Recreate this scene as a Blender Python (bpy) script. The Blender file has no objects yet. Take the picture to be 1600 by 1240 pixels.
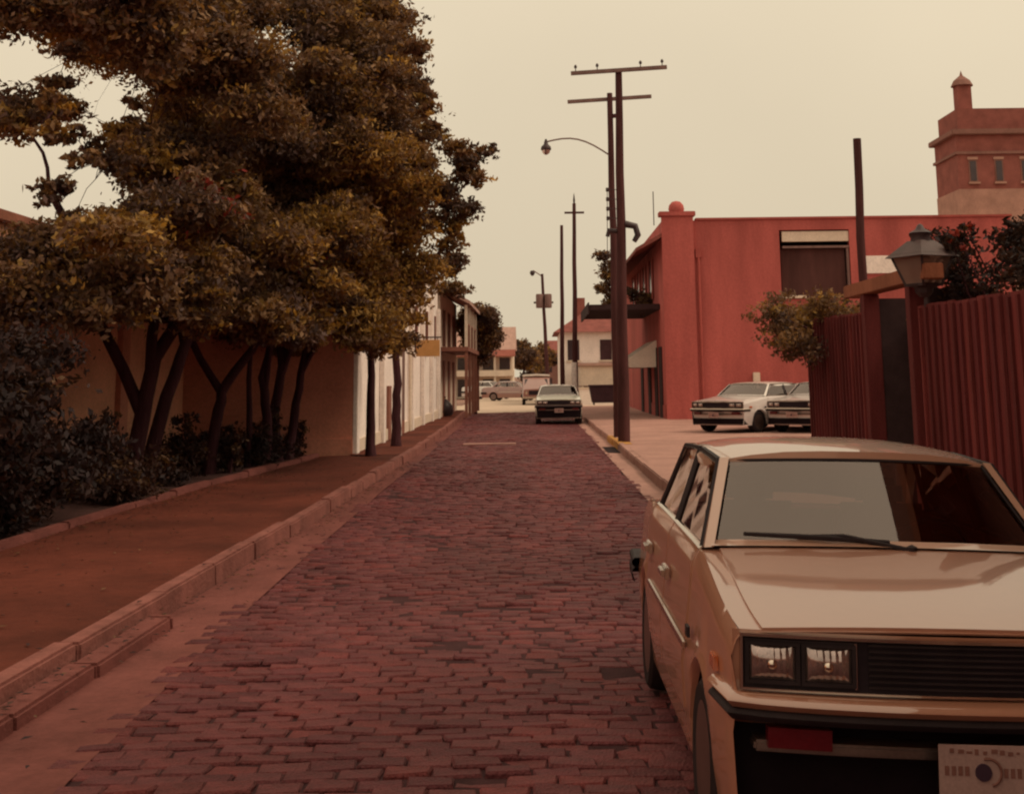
import bpy, bmesh, math, random, mathutils, mathutils.noise
import numpy as np
from mathutils import Vector, Matrix, Euler

R = math.radians
rng = random.Random(7)
npr = np.random.default_rng(11)
sc = bpy.context.scene
col = sc.collection

# ---------------------------------------------------------------- camera
PITCH, ROLL = R(10.2), R(-0.7)
F = 2000.0                      # focal length in pixels of a 1600 px wide frame
CAMZ = 1.70
cam_d = bpy.data.cameras.new('camera')
cam = bpy.data.objects.new('camera', cam_d)
col.objects.link(cam)
CR = Euler((math.pi/2 + PITCH, 0, 0)).to_matrix() @ Matrix.Rotation(ROLL, 3, 'Z')
cam.matrix_world = Matrix.Translation((0, 0, CAMZ)) @ CR.to_4x4()
cam_d.sensor_width = 36.0
cam_d.lens = F/1600*36
vp = CR.transposed() @ Vector((0, 1, 0))
PPX = 838 - F*vp.x/(-vp.z)
PPY = 588 + F*vp.y/(-vp.z)
cam_d.shift_x = (800-PPX)/1600
cam_d.shift_y = -(620-PPY)/1600
cam_d.clip_start = 0.05
cam_d.clip_end = 6000
sc.camera = cam

def W(px, py, Y):
    d = CR @ Vector(((px-PPX)/F, -(py-PPY)/F, -1))
    return Vector((0, 0, CAMZ)) + d*(Y/d.y)
def G(px, py, z=0.0):
    d = CR @ Vector(((px-PPX)/F, -(py-PPY)/F, -1))
    return Vector((0, 0, CAMZ)) + d*((z-CAMZ)/d.z)

# ---------------------------------------------------------------- world, sun, exposure
SUN_EL, SUN_AZ = R(50), R(100)       # azimuth clockwise from the street's direction
world = bpy.data.worlds.new('World')
sc.world = world
world.use_nodes = True
wn = world.node_tree
wn.nodes.clear()
wo = wn.nodes.new('ShaderNodeOutputWorld')
bg = wn.nodes.new('ShaderNodeBackground')
bg.inputs['Strength'].default_value = 0.1
sky = wn.nodes.new('ShaderNodeTexSky')
sky.sky_type = 'NISHITA'
sky.sun_disc = False
sky.sun_elevation = SUN_EL
sky.sun_rotation = SUN_AZ
sky.dust_density = 6.0
sky.air_density = 1.0
sky.ozone_density = 0.5
# an even overcast: a cream cloud sheet, brighter overhead, over a little of the clear sky
geo = wn.nodes.new('ShaderNodeTexCoord')
sep = wn.nodes.new('ShaderNodeSeparateXYZ')
wn.links.new(geo.outputs['Generated'], sep.inputs[0])
mr = wn.nodes.new('ShaderNodeMapRange')
mr.inputs['From Min'].default_value = 0.0
mr.inputs['From Max'].default_value = 0.9
mr.inputs['To Min'].default_value = 0.94
mr.inputs['To Max'].default_value = 1.5
wn.links.new(sep.outputs['Z'], mr.inputs['Value'])
cn = wn.nodes.new('ShaderNodeTexNoise')
cn.inputs['Scale'].default_value = 2.2
cn.inputs['Detail'].default_value = 4
cm = wn.nodes.new('ShaderNodeMapRange')
cm.inputs['From Min'].default_value = 0.3
cm.inputs['From Max'].default_value = 0.7
cm.inputs['To Min'].default_value = 0.95
cm.inputs['To Max'].default_value = 1.05
wn.links.new(geo.outputs['Generated'], cn.inputs['Vector'])
wn.links.new(cn.outputs['Fac'], cm.inputs['Value'])
mu = wn.nodes.new('ShaderNodeMath'); mu.operation = 'MULTIPLY'
wn.links.new(mr.outputs[0], mu.inputs[0]); wn.links.new(cm.outputs[0], mu.inputs[1])
vs = wn.nodes.new('ShaderNodeVectorMath'); vs.operation = 'SCALE'
vs.inputs[0].default_value = (7.3, 6.15, 4.4)
wn.links.new(mu.outputs[0], vs.inputs['Scale'])
mx = wn.nodes.new('ShaderNodeMix'); mx.data_type = 'RGBA'
mx.inputs['Factor'].default_value = 0.97
wn.links.new(sky.outputs[0], mx.inputs['A'])
wn.links.new(vs.outputs[0], mx.inputs['B'])
wn.links.new(mx.outputs['Result'], bg.inputs['Color'])
wn.links.new(bg.outputs[0], wo.inputs[0])

sd = bpy.data.lights.new('sun', 'SUN')
sd.energy = 1.5
sd.angle = R(18)
sd.color = (1.0, 0.80, 0.58)
sun = bpy.data.objects.new('sun', sd)
col.objects.link(sun)
sdir = Vector((math.sin(SUN_AZ)*math.cos(SUN_EL), math.cos(SUN_AZ)*math.cos(SUN_EL), math.sin(SUN_EL)))
sun.rotation_euler = sdir.to_track_quat('Z', 'Y').to_euler()

sc.view_settings.view_transform = 'Standard'
sc.view_settings.look = 'None'
sc.view_settings.exposure = 0.0
sc.view_settings.gamma = 1.0
sc.view_settings.use_curve_mapping = False
sc.cycles.use_denoising = True
sc.cycles.max_bounces = 6
sc.cycles.transparent_max_bounces = 12
sc.cycles.filter_width = 2.2

# ---------------------------------------------------------------- materials
MATS = {}
def mat(name, c, rough=0.85, var=0.18, scale=2.5, c2=None, bump=0.0, bscale=60.0, metal=0.0,
        coat=0.0, tone=False, streak=False, fine=0.10, spec=0.12, rvar=0.0):
    if name in MATS: return MATS[name]
    m = bpy.data.materials.new(name); m.use_nodes = True
    nt = m.node_tree; N = nt.nodes; L = nt.links
    b = N['Principled BSDF']
    b.inputs['Roughness'].default_value = rough
    b.inputs['Metallic'].default_value = metal
    b.inputs['Specular IOR Level'].default_value = spec
    if coat:
        b.inputs['Coat Weight'].default_value = coat
        b.inputs['Coat Roughness'].default_value = 0.04; b.inputs['Coat IOR'].default_value = 2.0
    tc = N.new('ShaderNodeTexCoord')
    mp = N.new('ShaderNodeMapping')
    L.new(tc.outputs['Object'], mp.inputs[0])
    if streak: mp.inputs['Scale'].default_value = (1, 1, 0.18)
    n1 = N.new('ShaderNodeTexNoise'); n1.inputs['Scale'].default_value = scale
    n1.inputs['Detail'].default_value = 5; n1.inputs['Roughness'].default_value = 0.6
    L.new(mp.outputs[0], n1.inputs['Vector'])
    rp = N.new('ShaderNodeValToRGB')
    a = tuple(max(0, x*(1-var)) for x in c); z = c2 or tuple(min(1, x*(1+var)) for x in c)
    rp.color_ramp.elements[0].position = 0.32; rp.color_ramp.elements[1].position = 0.68
    rp.color_ramp.elements[0].color = (*a, 1); rp.color_ramp.elements[1].color = (*z, 1)
    L.new(n1.outputs['Fac'], rp.inputs[0])
    out = rp.outputs[0]
    if fine:
        n2 = N.new('ShaderNodeTexNoise'); n2.inputs['Scale'].default_value = scale*14
        n2.inputs['Detail'].default_value = 3
        L.new(tc.outputs['Object'], n2.inputs['Vector'])
        m2 = N.new('ShaderNodeMapRange'); m2.inputs['From Min'].default_value = .3; m2.inputs['From Max'].default_value = .7
        m2.inputs['To Min'].default_value = 1-fine; m2.inputs['To Max'].default_value = 1+fine
        L.new(n2.outputs['Fac'], m2.inputs['Value'])
        v = N.new('ShaderNodeVectorMath'); v.operation = 'SCALE'
        L.new(out, v.inputs[0]); L.new(m2.outputs[0], v.inputs['Scale']); out = v.outputs[0]
    if tone:
        at = N.new('ShaderNodeAttribute'); at.attribute_name = 'tone'
        v = N.new('ShaderNodeVectorMath'); v.operation = 'MULTIPLY'
        L.new(out, v.inputs[0]); L.new(at.outputs['Color'], v.inputs[1]); out = v.outputs[0]
    L.new(out, b.inputs['Base Color'])
    if rvar:
        m3 = N.new('ShaderNodeMapRange'); m3.inputs['To Min'].default_value = max(0.02, rough-rvar); m3.inputs['To Max'].default_value = rough+rvar
        L.new(n1.outputs['Fac'], m3.inputs['Value']); L.new(m3.outputs[0], b.inputs['Roughness'])
    if bump:
        n3 = N.new('ShaderNodeTexNoise'); n3.inputs['Scale'].default_value = bscale; n3.inputs['Detail'].default_value = 4
        L.new(mp.outputs[0], n3.inputs['Vector'])
        bm_ = N.new('ShaderNodeBump'); bm_.inputs['Strength'].default_value = bump; bm_.inputs['Distance'].default_value = 0.02
        L.new(n3.outputs['Fac'], bm_.inputs['Height']); L.new(bm_.outputs[0], b.inputs['Normal'])
    MATS[name] = m
    return m

def leaf_mat(name, c):
    if name in MATS: return MATS[name]
    m = bpy.data.materials.new(name); m.use_nodes = True
    nt = m.node_tree; N = nt.nodes; L = nt.links
    b = N['Principled BSDF']; o = N['Material Output']
    at = N.new('ShaderNodeAttribute'); at.attribute_name = 'tone'
    v = N.new('ShaderNodeVectorMath'); v.operation = 'MULTIPLY'; v.inputs[0].default_value = c
    L.new(at.outputs['Color'], v.inputs[1])
    L.new(v.outputs[0], b.inputs['Base Color'])
    b.inputs['Roughness'].default_value = 0.62; b.inputs['Specular IOR Level'].default_value = 0.2
    t = N.new('ShaderNodeBsdfTranslucent')
    v2 = N.new('ShaderNodeVectorMath'); v2.operation = 'MULTIPLY'; v2.inputs[1].default_value = (1.3, 1.1, 0.5)
    L.new(v.outputs[0], v2.inputs[0]); L.new(v2.outputs[0], t.inputs['Color'])
    ms = N.new('ShaderNodeMixShader'); ms.inputs[0].default_value = 0.3
    L.new(b.outputs[0], ms.inputs[1]); L.new(t.outputs[0], ms.inputs[2]); L.new(ms.outputs[0], o.inputs['Surface'])
    MATS[name] = m
    return m

def glass_mat(name, tint, base=0.0):
    if name in MATS: return MATS[name]
    m = bpy.data.materials.new(name); m.use_nodes = True
    nt = m.node_tree; N = nt.nodes; L = nt.links
    N.remove(N['Principled BSDF']); o = N['Material Output']
    tr = N.new('ShaderNodeBsdfTransparent'); tr.inputs['Color'].default_value = (*tint, 1)
    gl = N.new('ShaderNodeBsdfGlossy'); gl.inputs['Roughness'].default_value = 0.02; gl.inputs['Color'].default_value = (.95, .80, .76, 1)
    fr = N.new('ShaderNodeFresnel'); fr.inputs['IOR'].default_value = 1.85
    ad = N.new('ShaderNodeMath'); ad.operation = 'ADD'; ad.inputs[1].default_value = base; ad.use_clamp = True
    L.new(fr.outputs[0], ad.inputs[0])
    ms = N.new('ShaderNodeMixShader')
    L.new(ad.outputs[0], ms.inputs[0]); L.new(tr.outputs[0], ms.inputs[1]); L.new(gl.outputs[0], ms.inputs[2])
    L.new(ms.outputs[0], o.inputs['Surface'])
    MATS[name] = m
    return m
def frosted(name, c):
    m = glass_mat(name, (.85, .72, .62), .05); nt = m.node_tree; N = nt.nodes; L = nt.links
    o = N['Material Output']; old = o.inputs['Surface'].links[0].from_socket
    t = N.new('ShaderNodeBsdfTranslucent'); t.inputs['Color'].default_value = (*c, 1)
    d = N.new('ShaderNodeBsdfDiffuse'); d.inputs['Color'].default_value = (*c, 1)
    a = N.new('ShaderNodeMixShader'); L.new(t.outputs[0], a.inputs[1]); L.new(d.outputs[0], a.inputs[2])
    b = N.new('ShaderNodeMixShader'); b.inputs[0].default_value = .45
    L.new(old, b.inputs[1]); L.new(a.outputs[0], b.inputs[2]); L.new(b.outputs[0], o.inputs['Surface'])
    return m

m_brick   = mat('brick clay', (.118, .030, .032), .68, .26, 9, tone=True, fine=.24, bump=.9, bscale=55, spec=.2, rvar=.1)
m_mortar  = mat('brick joint dirt', (.05, .02, .022), .95, .3, 5, bump=.4)
m_conc    = mat('old concrete', (.16, .054, .047), .9, .22, 1.4, bump=.35, bscale=50)
m_concp   = mat('pale concrete', (.36, .20, .168), .9, .16, .8, bump=.25, bscale=40)
m_kerb    = mat('kerb stone', (.205, .078, .066), .85, .25, 3, bump=.5, bscale=30)
m_pave    = mat('brown footpath', (.10, .0255, .0165), .92, .38, .55, bump=.5, bscale=35)
m_soil    = mat('bed soil', (.05, .024, .022), .95, .3, 3, bump=.6, bscale=20)
m_ground  = mat('earth ground', (.26, .15, .12), .95, .2, .3)
m_asph    = mat('pale asphalt', (.48, .36, .28), .9, .12, .5, bump=.2)
m_yellow  = mat('yellow kerb paint', (.55, .27, .06), .7, .25, 6, c2=(.42, .2, .07), bump=.2)
m_dark    = mat('drain dark', (.02, .01, .012), .9, .2, 3)
m_bark    = mat('bark', (.052, .019, .023), .95, .35, 7, bump=.8, bscale=28, streak=True)
m_wood    = mat('pole timber', (.075, .028, .028), .88, .3, 5, bump=.5, bscale=30, streak=True)
m_woodl   = mat('grey arm timber', (.20, .12, .11), .85, .2, 5, streak=True)
m_iron    = mat('dark iron', (.045, .022, .025), .55, .2, 6, spec=.4)
m_peach   = mat('peach stucco', (.78, .39, .25), .9, .15, 1.1, bump=.3, bscale=45)
m_pinkst  = mat('rose stucco', (.60, .25, .175), .9, .15, 1.1, bump=.3, bscale=45)
m_white   = mat('white plaster', (.82, .72, .67), .88, .10, .9, bump=.25, bscale=40)
m_creamw  = mat('cream trim', (.66, .54, .44), .85, .1, 1.2)
m_red     = mat('red stucco', (.40, .098, .088), .9, .22, .9, bump=.4, bscale=24, fine=.09, streak=True)
m_redtrim = mat('red painted trim', (.35, .08, .07), .8, .15, 2)
m_redwood = mat('red brown boards', (.165, .034, .034), .85, .22, 4, bump=.5, bscale=22, streak=True, tone=True)
m_tim     = mat('orange timber', (.30, .105, .06), .8, .2, 3, bump=.3, streak=True)
m_brownd  = mat('brown door paint', (.24, .10, .075), .7, .15, 2)
m_window  = mat('window pane dark', (.05, .03, .035), .12, .2, 2, spec=.5)
m_roofr   = mat('red tin roof', (.45, .17, .14), .7, .15, 1, fine=.1)
m_roofp   = mat('pink grey shingles', (.42, .26, .22), .85, .15, 2)
m_roofd   = mat('dark red roof', (.22, .07, .06), .85, .2, 2)
m_ochre   = mat('ochre board', (.50, .26, .10), .7, .1, 3)
m_farbr   = mat('far brown wall', (.24, .12, .10), .9, .15, .6)
m_brickt  = mat('tower brick', (.26, .09, .075), .9, .18, 1.2, bump=.3, bscale=20)
m_brickp  = mat('pale tower brick', (.40, .22, .175), .9, .16, 1.0, bump=.3, bscale=20)
m_darkb   = mat('dark brown blind', (.085, .035, .032), .85, .25, 2, streak=True)
m_shade    = mat('under car shade', (.010, .005, .007), .9, .2, 4)  # near-black colour for the painted shade below the bumpers
m_awning  = mat('white canvas', (.72, .62, .54), .85, .08, 2)
m_bin     = mat('dark bin steel', (.05, .025, .035), .6, .2, 2)
m_bag     = mat('black plastic', (.03, .018, .02), .4, .2, 5, bump=.5, bscale=14)
m_tyre    = mat('tyre rubber', (.025, .016, .017), .85, .2, 8)
m_chrome  = mat('chrome', (.62, .50, .42), .16, .06, 4, metal=1.0, fine=0)
m_rim     = mat('steel rim', (.20, .135, .12), .4, .1, 6, metal=.9)
m_rubber  = mat('black rubber', (.028, .018, .020), .6, .2, 6)
m_grille  = mat('black grille', (.020, .012, .016), .45, .2, 8)
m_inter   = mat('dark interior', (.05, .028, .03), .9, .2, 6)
m_amber   = mat('amber lens', (.45, .09, .02), .2, .1, 8, coat=.6)
m_redlens = mat('red lens', (.095, .005, .009), .3, .1, 8, coat=.15)
m_lens    = mat('lamp lens', (.34, .23, .21), .10, .35, 26, metal=.75, coat=1.0, fine=.3)
m_plate   = mat('plate paint', (.36, .22, .20), .5, .1, 8)
m_platem  = mat('plate print', (.20, .085, .07), .5, .1, 8)
m_plated  = mat('plate emblem', (.05, .025, .04), .5, .1, 8)
m_glass   = glass_mat('car glass', (.52, .44, .41), .055)
m_lglass  = frosted('lantern glass', (.62, .44, .38))
def paint(name, c, c2=None): return mat(name, c, .42, .04, 1.5, c2=c2, coat=.85, fine=.02, spec=.5)
P_TAN   = paint('tan car paint', (.37, .155, .095))
P_TAN_SKYLIT   = paint('tan car paint skylit', (.48, .255, .18))  # lighter copy of the tan: sky light on roof and pillars painted in
P_PALE  = paint('pale green car paint', (.56, .54, .46))
P_WHITE = paint('white car paint', (.70, .62, .57))
P_SILV  = paint('silver car paint', (.55, .47, .45))
P_BROWN = paint('brown car paint', (.26, .11, .09))
m_leafs = [leaf_mat('leaf dark olive', (.140, .076, .048)), leaf_mat('leaf brown green', (.20, .112, .056)),
           leaf_mat('leaf ochre', (.33, .19, .055)), leaf_mat('leaf red flower', (.24, .035, .028)),
           leaf_mat('leaf dull green', (.098, .058, .050))]  # dull leaf colour, mixed in at random by spray
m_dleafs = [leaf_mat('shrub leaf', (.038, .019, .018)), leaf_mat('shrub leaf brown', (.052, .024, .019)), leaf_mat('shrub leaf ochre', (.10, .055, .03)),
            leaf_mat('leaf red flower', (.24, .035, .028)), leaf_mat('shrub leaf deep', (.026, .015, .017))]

# ---------------------------------------------------------------- object helpers
def tag(o, label=None, cat=None, group=None, kind=None):
    if label: o['label'] = label
    if cat: o['category'] = cat
    if group: o['group'] = group
    if kind: o['kind'] = kind
    return o
def thing(name, label, cat, loc=(0, 0, 0), rz=0.0, group=None):
    o = bpy.data.objects.new(name, None); col.objects.link(o)
    o.location = loc; o.rotation_euler = (0, 0, rz); o.empty_display_size = .2
    return tag(o, label, cat, group)
def link(name, me, parent=None):
    o = bpy.data.objects.new(name, me); col.objects.link(o)
    if parent is not None: o.parent = parent
    return o
def copy_tree(o, parent=None):
    c = o.copy(); col.objects.link(c)
    if parent is not None: c.parent = parent
    for ch in list(o.children): copy_tree(ch, c)
    return c

class MB:
    def __init__(s): s.v = []; s.f = []; s.m = []
    def add(s, vs, fs, mi=0):
        k = len(s.v); s.v += [tuple(p) for p in vs]
        s.f += [tuple(i+k for i in f) for f in fs]; s.m += [mi]*len(fs); return s
    def box(s, x0, x1, y0, y1, z0, z1, mi=0):
        return s.add([(x0,y0,z0),(x1,y0,z0),(x1,y1,z0),(x0,y1,z0),(x0,y0,z1),(x1,y0,z1),(x1,y1,z1),(x0,y1,z1)],
              [(0,3,2,1),(4,5,6,7),(0,1,5,4),(1,2,6,5),(2,3,7,6),(3,0,4,7)], mi)
    def obox(s, c, sz, rot=None, mi=0):
        M_ = rot if rot is not None else Matrix.Identity(3)
        h = [x/2 for x in sz]
        vs = [Vector(c) + M_ @ Vector((a*h[0], b*h[1], d*h[2])) for d in (-1,1) for a, b in ((-1,-1),(1,-1),(1,1),(-1,1))]
        return s.add(vs, [(0,3,2,1),(4,5,6,7),(0,1,5,4),(1,2,6,5),(2,3,7,6),(3,0,4,7)], mi)
    def bar(s, a, b, w, h=None, mi=0):
        a, b = Vector(a), Vector(b); d = b-a
        q = d.to_track_quat('Y', 'Z').to_matrix()
        return s.obox((a+b)/2, (w, d.length, h or w), q, mi)
    def tube(s, pts, rad, n=8, mi=0, cap=True):
        pts = [Vector(p) for p in pts]
        if not hasattr(rad, '__len__'): rad = [rad]*len(pts)
        rings = []; up = Vector((0, 0, 1))
        for i, p in enumerate(pts):
            d = (pts[min(i+1, len(pts)-1)] - pts[max(i-1, 0)]).normalized()
            a = d.cross(Vector((0, 1, 0)) if abs(d.y) < .9 else Vector((1, 0, 0))).normalized(); b = d.cross(a)
            rings += [p + (a*math.cos(t) + b*math.sin(t))*rad[i] for t in [2*math.pi*k/n for k in range(n)]]
        fs = [(i*n+k, i*n+(k+1) % n, (i+1)*n+(k+1) % n, (i+1)*n+k) for i in range(len(pts)-1) for k in range(n)]
        if cap:
            fs.append(tuple(range(n))); fs.append(tuple(reversed(range((len(pts)-1)*n, len(pts)*n))))
        return s.add(rings, fs, mi)
    def lathe(s, prof, c=(0, 0, 0), n=16, axis='Z', mi=0):
        vs = []
        for r, h in prof:
            for k in range(n):
                t = 2*math.pi*k/n; a, b = r*math.cos(t), r*math.sin(t)
                p = (a, b, h) if axis == 'Z' else ((h, a, b) if axis == 'X' else (a, h, b))
                vs.append((p[0]+c[0], p[1]+c[1], p[2]+c[2]))
        m_ = len(prof)
        fs = [(i*n+k, i*n+(k+1) % n, (i+1)*n+(k+1) % n, (i+1)*n+k) for i in range(m_-1) for k in range(n)]
        if prof[0][0] > 1e-4: fs.append(tuple(reversed(range(n))))
        if prof[-1][0] > 1e-4: fs.append(tuple(range((m_-1)*n, m_*n)))
        return s.add(vs, fs, mi)
    def prism(s, poly, z0, z1, mi=0):           # polygon in x, y extruded in z
        n = len(poly)
        vs = [(x, y, z0) for x, y in poly] + [(x, y, z1) for x, y in poly]
        return s.add(vs, [tuple(reversed(range(n))), tuple(range(n, 2*n))] + [(i, (i+1) % n, n+(i+1) % n, n+i) for i in range(n)], mi)
    def grid(s, P, mi=0, flip=False):            # P[i][j] points
        a, b = len(P), len(P[0])
        fs = [(i*b+j, i*b+j+1, (i+1)*b+j+1, (i+1)*b+j) for i in range(a-1) for j in range(b-1)]
        if flip: fs = [tuple(reversed(f)) for f in fs]
        return s.add([p for r in P for p in r], fs, mi)
    def slab(s, P, off, mi=0):                   # a grid with thickness: off = vector or grid of vectors
        a, b = len(P), len(P[0])
        Q = [[tuple(Vector(p)+Vector(off)) for p in r] for r in P]
        s.grid(P, mi); s.grid(Q, mi, True)
        for i in range(a-1):
            for j in (0, b-1): s.add([P[i][j], P[i+1][j], Q[i+1][j], Q[i][j]], [(0, 1, 2, 3)], mi)
        for j in range(b-1):
            for i in (0, a-1): s.add([P[i][j], P[i][j+1], Q[i][j+1], Q[i][j]], [(0, 1, 2, 3)], mi)
        return s
    def build(s, name, mats, parent=None, smooth=None, bevel=0.0, tone=None):
        me = bpy.data.meshes.new(name)
        me.from_pydata(s.v, [], s.f)
        for m_ in (mats if isinstance(mats, (list, tuple)) else [mats]): me.materials.append(m_)
        me.polygons.foreach_set('material_index', s.m)
        bm = bmesh.new(); bm.from_mesh(me)
        if smooth or bevel: bmesh.ops.remove_doubles(bm, verts=bm.verts, dist=1e-5)
        bmesh.ops.recalc_face_normals(bm, faces=bm.faces)
        if bevel:
            ed = [e for e in bm.edges if len(e.link_faces) == 2 and e.calc_face_angle(0) > R(40)]
            bmesh.ops.bevel(bm, geom=ed, offset=bevel, segments=2, affect='EDGES', clamp_overlap=True)
        if smooth:
            a = R(smooth)
            for f in bm.faces: f.smooth = True
            for e in bm.edges:
                if len(e.link_faces) == 2 and e.calc_face_angle(0) > a: e.smooth = False
        bm.to_mesh(me); bm.free()
        if tone is not None:
            at = me.attributes.new('tone', 'FLOAT_COLOR', 'FACE')
            at.data.foreach_set('color', list(tone)*len(me.polygons))
        return link(name, me, parent)

def npmesh(name, verts, quads, mats, mi=None, tone=None, parent=None):
    me = bpy.data.meshes.new(name)
    nv, nf = len(verts), len(quads)
    me.vertices.add(nv); me.vertices.foreach_set('co', np.asarray(verts, np.float32).ravel())
    k = quads.shape[1]
    me.loops.add(nf*k); me.loops.foreach_set('vertex_index', quads.astype(np.int32).ravel())
    me.polygons.add(nf); me.polygons.foreach_set('loop_start', np.arange(0, nf*k, k, dtype=np.int32))
    for m_ in mats: me.materials.append(m_)
    if mi is not None: me.polygons.foreach_set('material_index', np.asarray(mi, np.int32))
    me.update(calc_edges=True)
    if tone is not None:
        at = me.attributes.new('tone', 'FLOAT_COLOR', 'FACE')
        t = np.ones((nf, 4), np.float32); t[:, :3] = tone
        at.data.foreach_set('color', t.ravel())
    return link(name, me, parent)

def leaves(name, clumps, parent, per=900, size=.1, mats=None, droop=.25, dens=None):
    """clumps: (centre, (rx,ry,rz), material index or -1). Leaf faces in sprays through each clump's volume."""
    mats = mats or m_leafs
    C, MI, T = [], [], []
    for c, r, mi in clumps:
        vol = (r[0]*r[1]*r[2])**(1/3)
        n = int(per*(vol/.7)**2)
        ns = max(4, n//14)                       # sprays
        d = npr.normal(size=(ns, 3)); d /= np.linalg.norm(d, axis=1)[:, None]
        rad = npr.uniform(.2, 1.0, ns)**.6 * npr.uniform(.7, 1.5, ns)
        d[:, 2] *= npr.uniform(.6, 1.15)
        sp = d*rad[:, None]
        idx = npr.integers(0, ns, n)
        p = sp[idx] + npr.normal(size=(n, 3))*np.array([.19, .19, .15])
        C.append(p*np.array(r) + np.array(c))
        base = {0: [.55,.3,.07,0,.08], 1: [.3,.5,.15,0,.05], 2: [.15,.35,.5,0,0], 3: [.42,.3,.06,.17,.05], 4: [.3,.1,0,0,.6]}[mi]
        sm = npr.choice(5, ns, p=base)
        MI.append(sm[idx]); st = npr.uniform(.7, 1.35, ns); T.append(st[idx]*npr.uniform(.8, 1.2, n))
    C = np.concatenate(C); MI = np.concatenate(MI); T = np.concatenate(T); n = len(C)
    a = npr.normal(size=(n, 3)); a[:, 2] -= droop; a /= np.linalg.norm(a, axis=1)[:, None]
    b = np.cross(a, npr.normal(size=(n, 3)) + np.array([0, 0, .6])); b /= np.linalg.norm(b, axis=1)[:, None]
    L = (size*npr.uniform(.45, 1.55, n))[:, None]
    V = np.stack([C-a*L*.5, C+b*L*.24-a*L*.05, C+a*L*.5, C-b*L*.24-a*L*.05], 1).reshape(-1, 3)
    Q = np.arange(4*n).reshape(n, 4)
    return npmesh(name, V, Q, mats, MI, np.repeat(T[:, None], 3, 1), parent)

# ---------------------------------------------------------------- ground, road, kerbs
LK = [(-8, -2.86), (7, -2.83), (16, -2.74), (30, -2.74), (45, -2.95), (62, -3.35), (70, -3.6)]     # left kerb face: Y, x
BL = [(-8, -1.5), (4.5, -1.80), (5.7, -2.06), (9.5, -2.20), (13.5, -2.30), (21, -2.42), (30, -2.5), (45, -2.72), (70, -3.3)]  # left edge of the bricks
RK = [(-8, 2.62), (11.5, 2.62), (16.5, 1.90), (34, 1.89), (70, 1.80)]                     # right kerb face
def ev(T, y): return float(np.interp(y, [t[0] for t in T], [t[1] for t in T]))
LEAN = math.tan(R(1.9))
def rz(x, y):                                     # road height: slight crown, fall to the right gutter near the car
    w = min(1, max(0, (15-y)/4))
    return -0.006*(x+.4)**2 - w*LEAN*max(0, x-.72)
def sheet(name, y0, y1, dy, fl, fr, m_, dz=0.0, nx=6, zf=None, kind='structure'):
    ys = np.arange(y0, y1+1e-6, dy)
    P = [[(fl(y)+(fr(y)-fl(y))*j/nx, y, (zf or rz)(fl(y)+(fr(y)-fl(y))*j/nx, y)+dz) for j in range(nx+1)] for y in ys]
    o = MB().grid(P).build(name, m_); tag(o, kind=kind); return o

g = MB().add([(-3000,-600,-.35),(3000,-600,-.35),(3000,5000,-.35),(-3000,5000,-.35)], [(0,1,2,3)]).build('ground', m_ground)
tag(g, kind='structure')
road = sheet('road', -8, 64, .5, lambda y: ev(BL, y)-.02, lambda y: ev(RK, y)-.36, m_mortar, dz=-.017, nx=14)
gut_l = sheet('gutter', -8, 64, .5, lambda y: ev(LK, y), lambda y: ev(BL, y), m_conc, dz=.0, nx=8,
              zf=lambda x, y: rz(x, y)+.002+.010*math.sin(x*3+y*.7)*.5)
gut_r = sheet('gutter', -8, 70, .5, lambda y: ev(RK, y)-.36, lambda y: ev(RK, y)+.02, m_concp, dz=.0, nx=3)
cross = MB().box(-60, 1.72, 64, 80, -.3, -.02).box(1.72, 60, 70, 80, -.3, -.02).build('crossing_street', m_asph); tag(cross, kind='structure')
far_road = MB().box(-4.6, 1.2, 80, 190, -.3, -.03).build('far_street', m_asph); tag(far_road, kind='structure')

# bricks: the nearest 300 singly, the rest in one field
BW, BD, PX, PY = .211, .126, .216, .137
def brick_block(w, d, h, j):
    r = random.Random(j)
    q = lambda a: a + r.uniform(-.010, .010)
    lo = [(-w/2, -d/2, -h), (w/2, -d/2, -h), (w/2, d/2, -h), (-w/2, d/2, -h)]
    mid = [(q(x*1.0), q(y*1.0), -.012) for x, y, _ in lo]
    k = .009
    top = [(x-math.copysign(k, x), y-math.copysign(k, y), r.uniform(-.005, .004)) for x, y, _ in mid]
    V = lo+mid+top
    Fq = [(i, (i+1) % 4, 4+(i+1) % 4, 4+i) for i in range(4)] + [(4+i, 4+(i+1) % 4, 8+(i+1) % 4, 8+i) for i in range(4)] + [(8, 9, 10, 11)]
    return V, Fq
BR_TONES = [(1,1,1), (.86,.82,.86), (1.12,1.08,1.04), (.93,.9,.97), (1.07,1.13,1.12), (.78,.74,.8), (1.16,1.0,.94), (.97,1.03,1.06)]
def wear(x, y):
    t = math.exp(-((x+1.25)/.35)**2)+math.exp(-((x-.15)/.35)**2)          # wheel tracks
    n = mathutils.noise.noise(Vector((x*.55, y*.28, 3.1)))+.5*mathutils.noise.noise(Vector((x*1.7, y*.9, 7.7)))
    return max(.62, min(1.3, .98+.10*t+.34*n))
LEVELS = (.68, .84, 1.0, 1.16)
variants = []
for k in range(64):
    V, Fq = brick_block(BW, BD, .06, 100+k % 16)
    mb = MB().add(V, Fq)
    o = mb.build('brick', m_brick, None, tone=(*[c_*LEVELS[k//16] for c_ in BR_TONES[k % 8]], 1)); variants.append(o.data)
    bpy.data.objects.remove(o)
placed = []
y = -1.0; row = 0
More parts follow.
